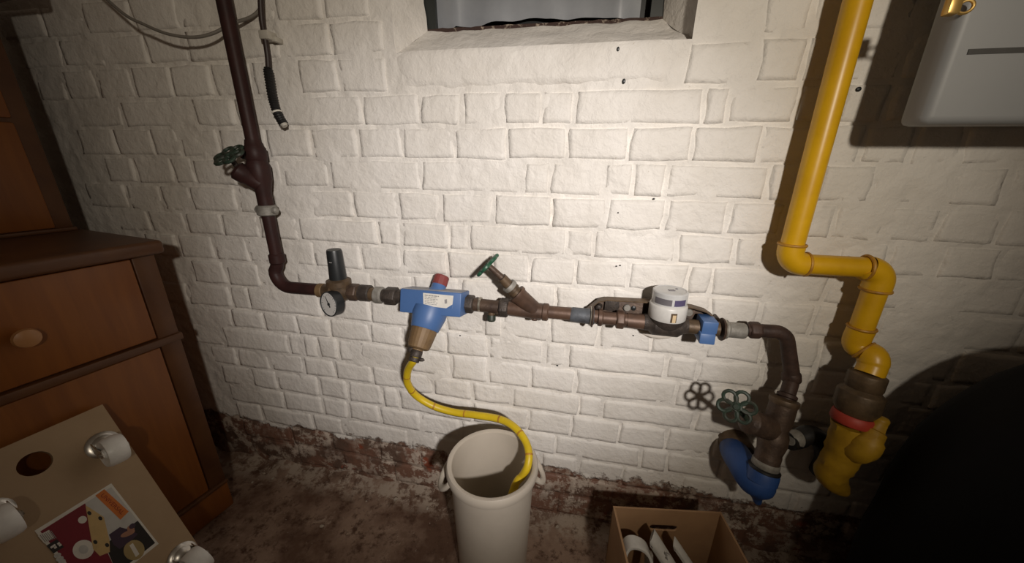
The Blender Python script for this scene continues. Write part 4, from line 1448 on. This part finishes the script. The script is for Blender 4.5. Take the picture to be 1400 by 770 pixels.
q1 = bowl(-0.156) + Vector((0.017, 0, 0))
clm.ball(q1, 0.007, 8, (1.5, 0.7, 0.7))
clm.lathe(bowl(-0.152), hdv, [(0.0118, 0), (0.0135, 0.002), (0.0135, 0.010), (0.0118, 0.012)], 16)
part('hose_clamp', clm, 'black_iron', hose, label='dark hose clamp with wing screws')

# ---- grey bin
BC = Vector((-0.179, -0.20, 0.0))
BR, BH = 0.119, 0.393
bn = thing('waste_bin', 'round grey-beige plastic bin standing on the cellar floor under the hose', 'bin', BC)
prof = [(0.001, 0.006), (0.086, 0.006), (0.090, 0.0), (0.094, 0.006), (0.0955, 0.03), (0.108, BH - 0.03), (0.1085, BH - 0.022)]
part('bin_body', MB().lathe(BC, UZ, prof + [(0.1085, BH - 0.004), (0.104, BH - 0.004), (0.102, BH - 0.03), (0.0905, 0.03), (0.086, 0.016), (0.001, 0.014)], 56), 'bin', bn)
part('rim', MB().lathe(BC, UZ, [(0.1070, BH - 0.030), (0.1170, BH - 0.026), (0.1190, BH - 0.018), (0.1185, BH - 0.005), (0.1150, BH), (0.1090, BH), (0.1045, BH - 0.003), (0.1035, BH - 0.012)], 56, False, False), 'bin', bn)
for ang in (math.radians(196), math.radians(16)):
    d = Vector((math.cos(ang), math.sin(ang), 0))
    s = Vector((-math.sin(ang), math.cos(ang), 0))
    pts = []
    for i in range(13):
        t = math.pi * i / 12
        pts.append(BC + d * (0.108 + 0.026 * math.sin(t)) + s * (0.040 * math.cos(t)) + UZ * (BH - 0.026 - 0.034 * math.sin(t)))
    part('handle', MB().tube(pts, 0.0085, 10, flat=0.8), 'bin', bn)

# ---- cardboard box
bxT = 0.262
q_bl, q_br = onz(838, 692, bxT), onz(986, 700, bxT)
be1 = (q_br - q_bl)
be1.z = 0
bw = be1.length
be1.normalize()
be2 = Vector((be1.y, -be1.x, 0))                  # towards the room
bdp = 0.30
O = Vector((q_bl.x, q_bl.y, 0.0))
print('box', O, bw, be1)
cbx = thing('cardboard_box', 'open brown cardboard box with a hand slot on the floor right of the bin', 'box', O + be1 * bw / 2 + be2 * bdp / 2)
ct = 0.005
# rear panel with a hand slot
slx = [(solve, 0) for solve in ()]
sc_ = onplane(907, 722, O + be2 * ct, be2) - O
su, sz = sc_.dot(be1), sc_.z
bm = bmesh.new()


def panel_ring(off):
    a = [bm.verts.new(be1 * u + UZ * z + be2 * off) for u, z in ((0, 0.003), (bw, 0.003), (bw, bxT), (0, bxT))]
    b = []
    for i in range(20):
        t = 2 * math.pi * i / 20
        uu = 0.026 * (1 if math.cos(t) > 0 else -1) + 0.011 * math.cos(t)
        b.append(bm.verts.new(be1 * (su + uu) + UZ * (sz + 0.0105 * math.sin(t)) + be2 * off))
    ea = [bm.edges.new((a[i], a[(i + 1) % 4])) for i in range(4)]
    eb = [bm.edges.new((b[i], b[(i + 1) % 20])) for i in range(20)]
    bmesh.ops.triangle_fill(bm, use_beauty=True, edges=ea + eb)
    return a, b


a0, b0 = panel_ring(0)
a1, b1 = panel_ring(ct)
for i in range(4):
    bm.faces.new((a0[i], a0[(i + 1) % 4], a1[(i + 1) % 4], a1[i]))
for i in range(20):
    bm.faces.new((b0[i], b0[(i + 1) % 20], b1[(i + 1) % 20], b1[i]))
bmesh.ops.recalc_face_normals(bm, faces=bm.faces)
me = bpy.data.meshes.new('rear_panel')
bm.to_mesh(me)
bm.free()
me.materials.append(M['cardboard'])
o = bpy.data.objects.new('rear_panel', me)
COL.objects.link(o)
o.parent = cbx
o.location = O - WL[cbx]
part('side_panel', MB().box(O + UZ * 0.003, be1 * ct, be2 * bdp, UZ * (bxT - 0.004)), 'cardboard', cbx)
part('side_panel', MB().box(O + be1 * (bw - ct) + UZ * 0.003, be1 * ct, be2 * bdp, UZ * (bxT - 0.004)), 'cardboard', cbx)
part('front_panel', MB().box(O + be2 * (bdp - ct) + UZ * 0.003, be1 * bw, be2 * ct, UZ * (bxT - 0.02)), 'cardboard', cbx)
part('bottom_panel', MB().box(O + UZ * 0.002, be1 * bw, be2 * bdp, UZ * ct), 'cardboard', cbx)


def boxpt(x, y, z):
    return onz(x, y, z)


# contents of the box
Z = Vector((0, 0, 1))
rp = MB()
c0 = boxpt(866, 733, 0.225)
pth = smooth_path([c0 + Vector((-0.024, -0.03, -0.13)), c0 + Vector((-0.027, -0.02, -0.055)), c0 + Vector((-0.021, -0.004, -0.012)), c0, c0 + Vector((0.028, -0.006, -0.008)), c0 + Vector((0.044, -0.02, -0.045))], 6)
rings = []
for i, p in enumerate(pth):
    d = (pth[min(i + 1, len(pth) - 1)] - pth[max(i - 1, 0)]).normalized()
    w = Vector((0.12, -1, 0.05)).normalized() * 0.034
    nn = d.cross(w).normalized() * 0.0035
    rings.append([p + nn, p + w * 0.5 + nn * 1.5, p + w + nn, p + w - nn, p + w * 0.5 - nn * 0.5, p - nn])
rp.ring_strip(rings)
single('curved_strip', rp, 'pvc', 'curved white plastic strip arching up inside the cardboard box', 'plastic strip', loc=pth[0], bevel=0.001)
t0 = boxpt(887, 757, 0.18)
tf = t0 + Vector((0.010, -0.060, -0.145))
single('grey_tube', MB().tube([tf, t0], 0.017, 24, flat=0.6), 'grey_pvc', 'flat light grey tube standing in the cardboard box under the white strip', 'tube', loc=tf)


def paper_roll(top, d, length, r, turns, label, mark):
    top = Vector(top)
    d, a, b = axes(d)
    foot = top + d * length
    n = 40
    rings = []
    for i in range(n + 1):
        t = turns * 2 * math.pi * i / n
        rr = r * (1 - 0.30 * i / n) * (1 + 0.05 * noise.noise(Vector((i * 0.4, r * 100, 0))))
        q = top + (a * math.cos(t) * rr + b * math.sin(t) * rr * 0.66)
        k = (a * math.cos(t) + b * math.sin(t)) * 0.0012
        sl = d * (0.012 * math.sin(t * 0.8 + 1) - 0.006)
        rings.append([q + sl, q + d * length, q + d * length + k, q + k + sl])
    mb = MB().ring_strip(rings)
    o = thing('paper_roll', label, 'paper roll', foot)
    part('sheet', mb, 'roll_paper', o)
    if mark:
        up_ = Vector((0.12, -0.55, 0.80))
        up_ = (up_ - d * up_.dot(d)).normalized()
        sd_ = d.cross(up_)
        c = top + d * 0.035
        mk = MB()
        for u, v, w, h in ((-0.004, 0.0, 0.009, 0.005), (0.004, 0.004, 0.006, 0.004), (0.0, -0.006, 0.005, 0.003)):
            ctr_ = c + d * u + sd_ * v + up_ * (r * 0.98)
            mk.prism([ctr_ - d * w / 2 - sd_ * h / 2, ctr_ + d * w / 2 - sd_ * h / 4, ctr_ + d * w / 2 + sd_ * h / 2, ctr_ - d * w / 3 + sd_ * h / 2], up_ * 0.0006)
        part('print_mark', mk, 'print', o)
    return o


paper_roll(boxpt(894, 738, 0.235), (0.60, -0.25, -0.76), 0.19, 0.020, 1.35, 'loosely rolled white paper with a dark print mark, beside the curved white strip', True)
paper_roll(boxpt(924, 745, 0.215), (0.62, -0.22, -0.75), 0.165, 0.013, 1.2, 'narrower rolled white paper right of the marked roll in the cardboard box', False)

# ---- grey box, upper right
gh = 0.17
gb0 = at(1262, 170, gh)
gz1 = 1.80
gbx = thing('meter_cabinet', 'grey metal cabinet fixed high on the wall in the upper right corner', 'cabinet', Vector((gb0.x, 0, gb0.z)))
part('housing', MB().box((gb0.x, -gh, gb0.z), (0.45, 0, 0), (0, 0.055, 0), (0, 0, gz1 - gb0.z)), 'grey_box', gbx, 0.012, 3)
part('mounting_frame', MB().box((gb0.x + 0.14, -gh + 0.05, gb0.z + 0.10), (0.30, 0, 0), (0, gh - 0.046, 0), (0, 0, gz1 - gb0.z - 0.12)), 'box_seam', gbx, 0.003)
s_a, s_b = at(1283, 73, gh), at(1380, 64, gh)
part('door_seam', MB().box((gb0.x + 0.024, -gh - 0.0015, s_a.z - 0.003), (0.42, 0, 0), (0, 0.006, 0), (0, 0, 0.007)), 'box_seam', gbx)
lt = at(1296, 22, gh)
lm = MB().box(lt + Vector((-0.010, -0.012, -0.001)), (0.016, 0, 0), (0, 0.014, 0), (0, 0, 0.03))
part('latch', lm, 'latch', gbx, 0.003, label='brass latch')
part('latch_loop', MB().torus(lt + Vector((0.012, -0.008, 0.008)), (0.3, 1, 0), 0.008, 0.0022, 18, 8), 'latch', gbx)

# ---- cables, upper left
cbp = [at(355, -60, 0.03), at(357, 18, 0.03), at(362, 50, 0.03), at(366, 78, 0.03), at(367, 98, 0.03)]
cab_ = thing('cable', 'black cable with a ribbed sleeve hanging loose beside the purple-brown riser', 'cable', at(388, 172, 0.03))
part('cable', MB().tube(smooth_path(cbp, 5), 0.0062, 12), 'cable', cab_)
rpth = smooth_path([at(366, 92, 0.03), at(369, 112, 0.03), at(373, 135, 0.03), at(379, 154, 0.032), at(388, 170, 0.034)], 12)
part('ribbed_sleeve', MB().tube(rpth, [(0.0115 if i % 2 else 0.0096) * (0.8 if i < 3 else 1) for i in range(len(rpth))], 14), 'rubber', cab_, sharp=20)
part('sleeve_tip', MB().tube([rpth[-1], rpth[-1] + (rpth[-1] - rpth[-3]).normalized() * 0.006], [0.0088, 0.0065], 12), 'clip', cab_, label='whitish torn tip')
part('tape', MB().lathe(rpth[-14], rpth[-12] - rpth[-14], [(0.0118, 0), (0.0122, 0.001), (0.0122, 0.003), (0.0118, 0.004)], 14), 'paper', cab_)
cc = at(363, 48, 0.03)
ccm = MB().box(cc + Vector((-0.012, -0.009, -0.010)), (0.026, 0, 0), (0, 0.030, 0), (0, 0, 0.019))
ccm.box(cc + Vector((0.010, 0.004, -0.013)), (0.012, 0, 0), (0, 0.026, 0), (0, 0, 0.012))
single('cable_clip', ccm, 'clip', 'small whitewashed clip holding the black cable to the wall', 'clip', loc=cc + Vector((0, 0.03, 0)), bevel=0.003)
gw = [(120, -25, 0.09), (168, 18, 0.09), (196, 33, 0.085), (228, 46, 0.08), (262, 51, 0.07), (290, 46, 0.055), (318, 32, 0.03), (345, 22, 0.015), (358, 5, 0.010), (365, -40, 0.008)]
single('grey_cable', MB().tube(smooth_path([at(*q) for q in gw], 6), 0.0036, 10), 'grey_wire', 'thin grey cable sagging across the upper left of the wall', 'cable', loc=at(*gw[0]))

# ---- black sack, lower right
sk = MB()
ctr = Vector((0.985, -0.25, 0.0))
rings = []
for i in range(19):
    t = i / 18
    z = 0.85 * math.sin(t * math.pi / 2)
    rr = max(0.004, 0.32 * math.sqrt(max(0, 1 - (z / 0.85) ** 6)))
    if t < 0.15:
        rr *= 0.90 + 0.10 * t / 0.15
    ring = []
    for j in range(40):
        a = 2 * math.pi * j / 40
        d = Vector((math.cos(a), math.sin(a) * 0.72, 0))
        k = 1 + 0.035 * noise.noise(Vector((math.cos(a) * 2.2, math.sin(a) * 2.2, z * 5))) + 0.015 * math.sin(a * 11 + z * 6)
        ring.append(ctr + d * rr * k + UZ * z)
    rings.append(ring)
sk.ring_strip(rings)
single('sack', sk, 'bag', 'large black bulging sack in the dark lower right corner', 'bag', loc=ctr, sharp=75)

# ---- plaster lump below the meter, crumbs on the floor
pl = MB().ball(at(898, 456, 0.0), 0.03, 10, (1.5, 0.35, 0.5))
for i, v in enumerate(pl.v):
    pl.v[i] = v + Vector((0.006, 0.0, 0.004)) * noise.noise(v * 60)
part('plaster_lump', pl, 'plaster', wall)
for x, y, r in ((853, 111, 0.0035), (845, 67, 0.003), (762, 500, 0.0028), (629, 459, 0.0025), (843, 364, 0.002), (848, 363, 0.002), (773, 406, 0.0018), (866, 459, 0.002), (894, 272, 0.0025), (845, 291, 0.002), (1174, 122, 0.005)):
    q = at(x, y, 0.004)
    part('nail_hole', MB().ball(q, r, 8, (1.0, 0.6, 1.5 if y < 112 else 0.9)), 'black', wall)
spots = [(345, 660), (381, 630), (392, 636), (404, 641), (440, 720), (470, 668), (501, 686), (548, 672), (590, 684), (762, 722)]
where = ['nearest the cabinet foot', 'leftmost of three close together by the wall', 'middle one of three close together by the wall', 'rightmost of three close together by the wall',
         'far out on the floor in front', 'by the wall below the brown patch', 'halfway between cabinet and bin', 'third to the left of the bin', 'next to the bin on its left', 'right of the bin before the box']
base_me = None
for i, (x, y) in enumerate(spots):
    p = onz(x, y, 0.0)
    if p.y > -0.05:
        p.y = -0.05 - 0.01 * (i % 3)
    if base_me is None:
        b = MB().ball((0, 0, 0), 0.0055, 6, (1.2, 0.9, 0.7))
        b.v = [v + Vector((0.002, 0.002, 0.001)) * noise.noise(v * 400) for v in b.v]
        base_me = b.mesh('plaster_crumb', sharp=20)
        base_me.materials.append(M['chip'])
    o = bpy.data.objects.new('plaster_crumb', base_me)
    COL.objects.link(o)
    s = rnd.uniform(0.5, 1.2)
    o.scale = (s, s, s)
    o.rotation_euler = (0, 0, rnd.uniform(0, 6))
    near = max(0, 1 + p.y / 0.10)
    o.location = (p.x, p.y, 0.001 + near ** 2 * 0.03)
    o['label'] = 'tiny pale plaster crumb ' + where[i]
    o['category'] = 'crumb'
    o['group'] = 'plaster crumbs on the floor'
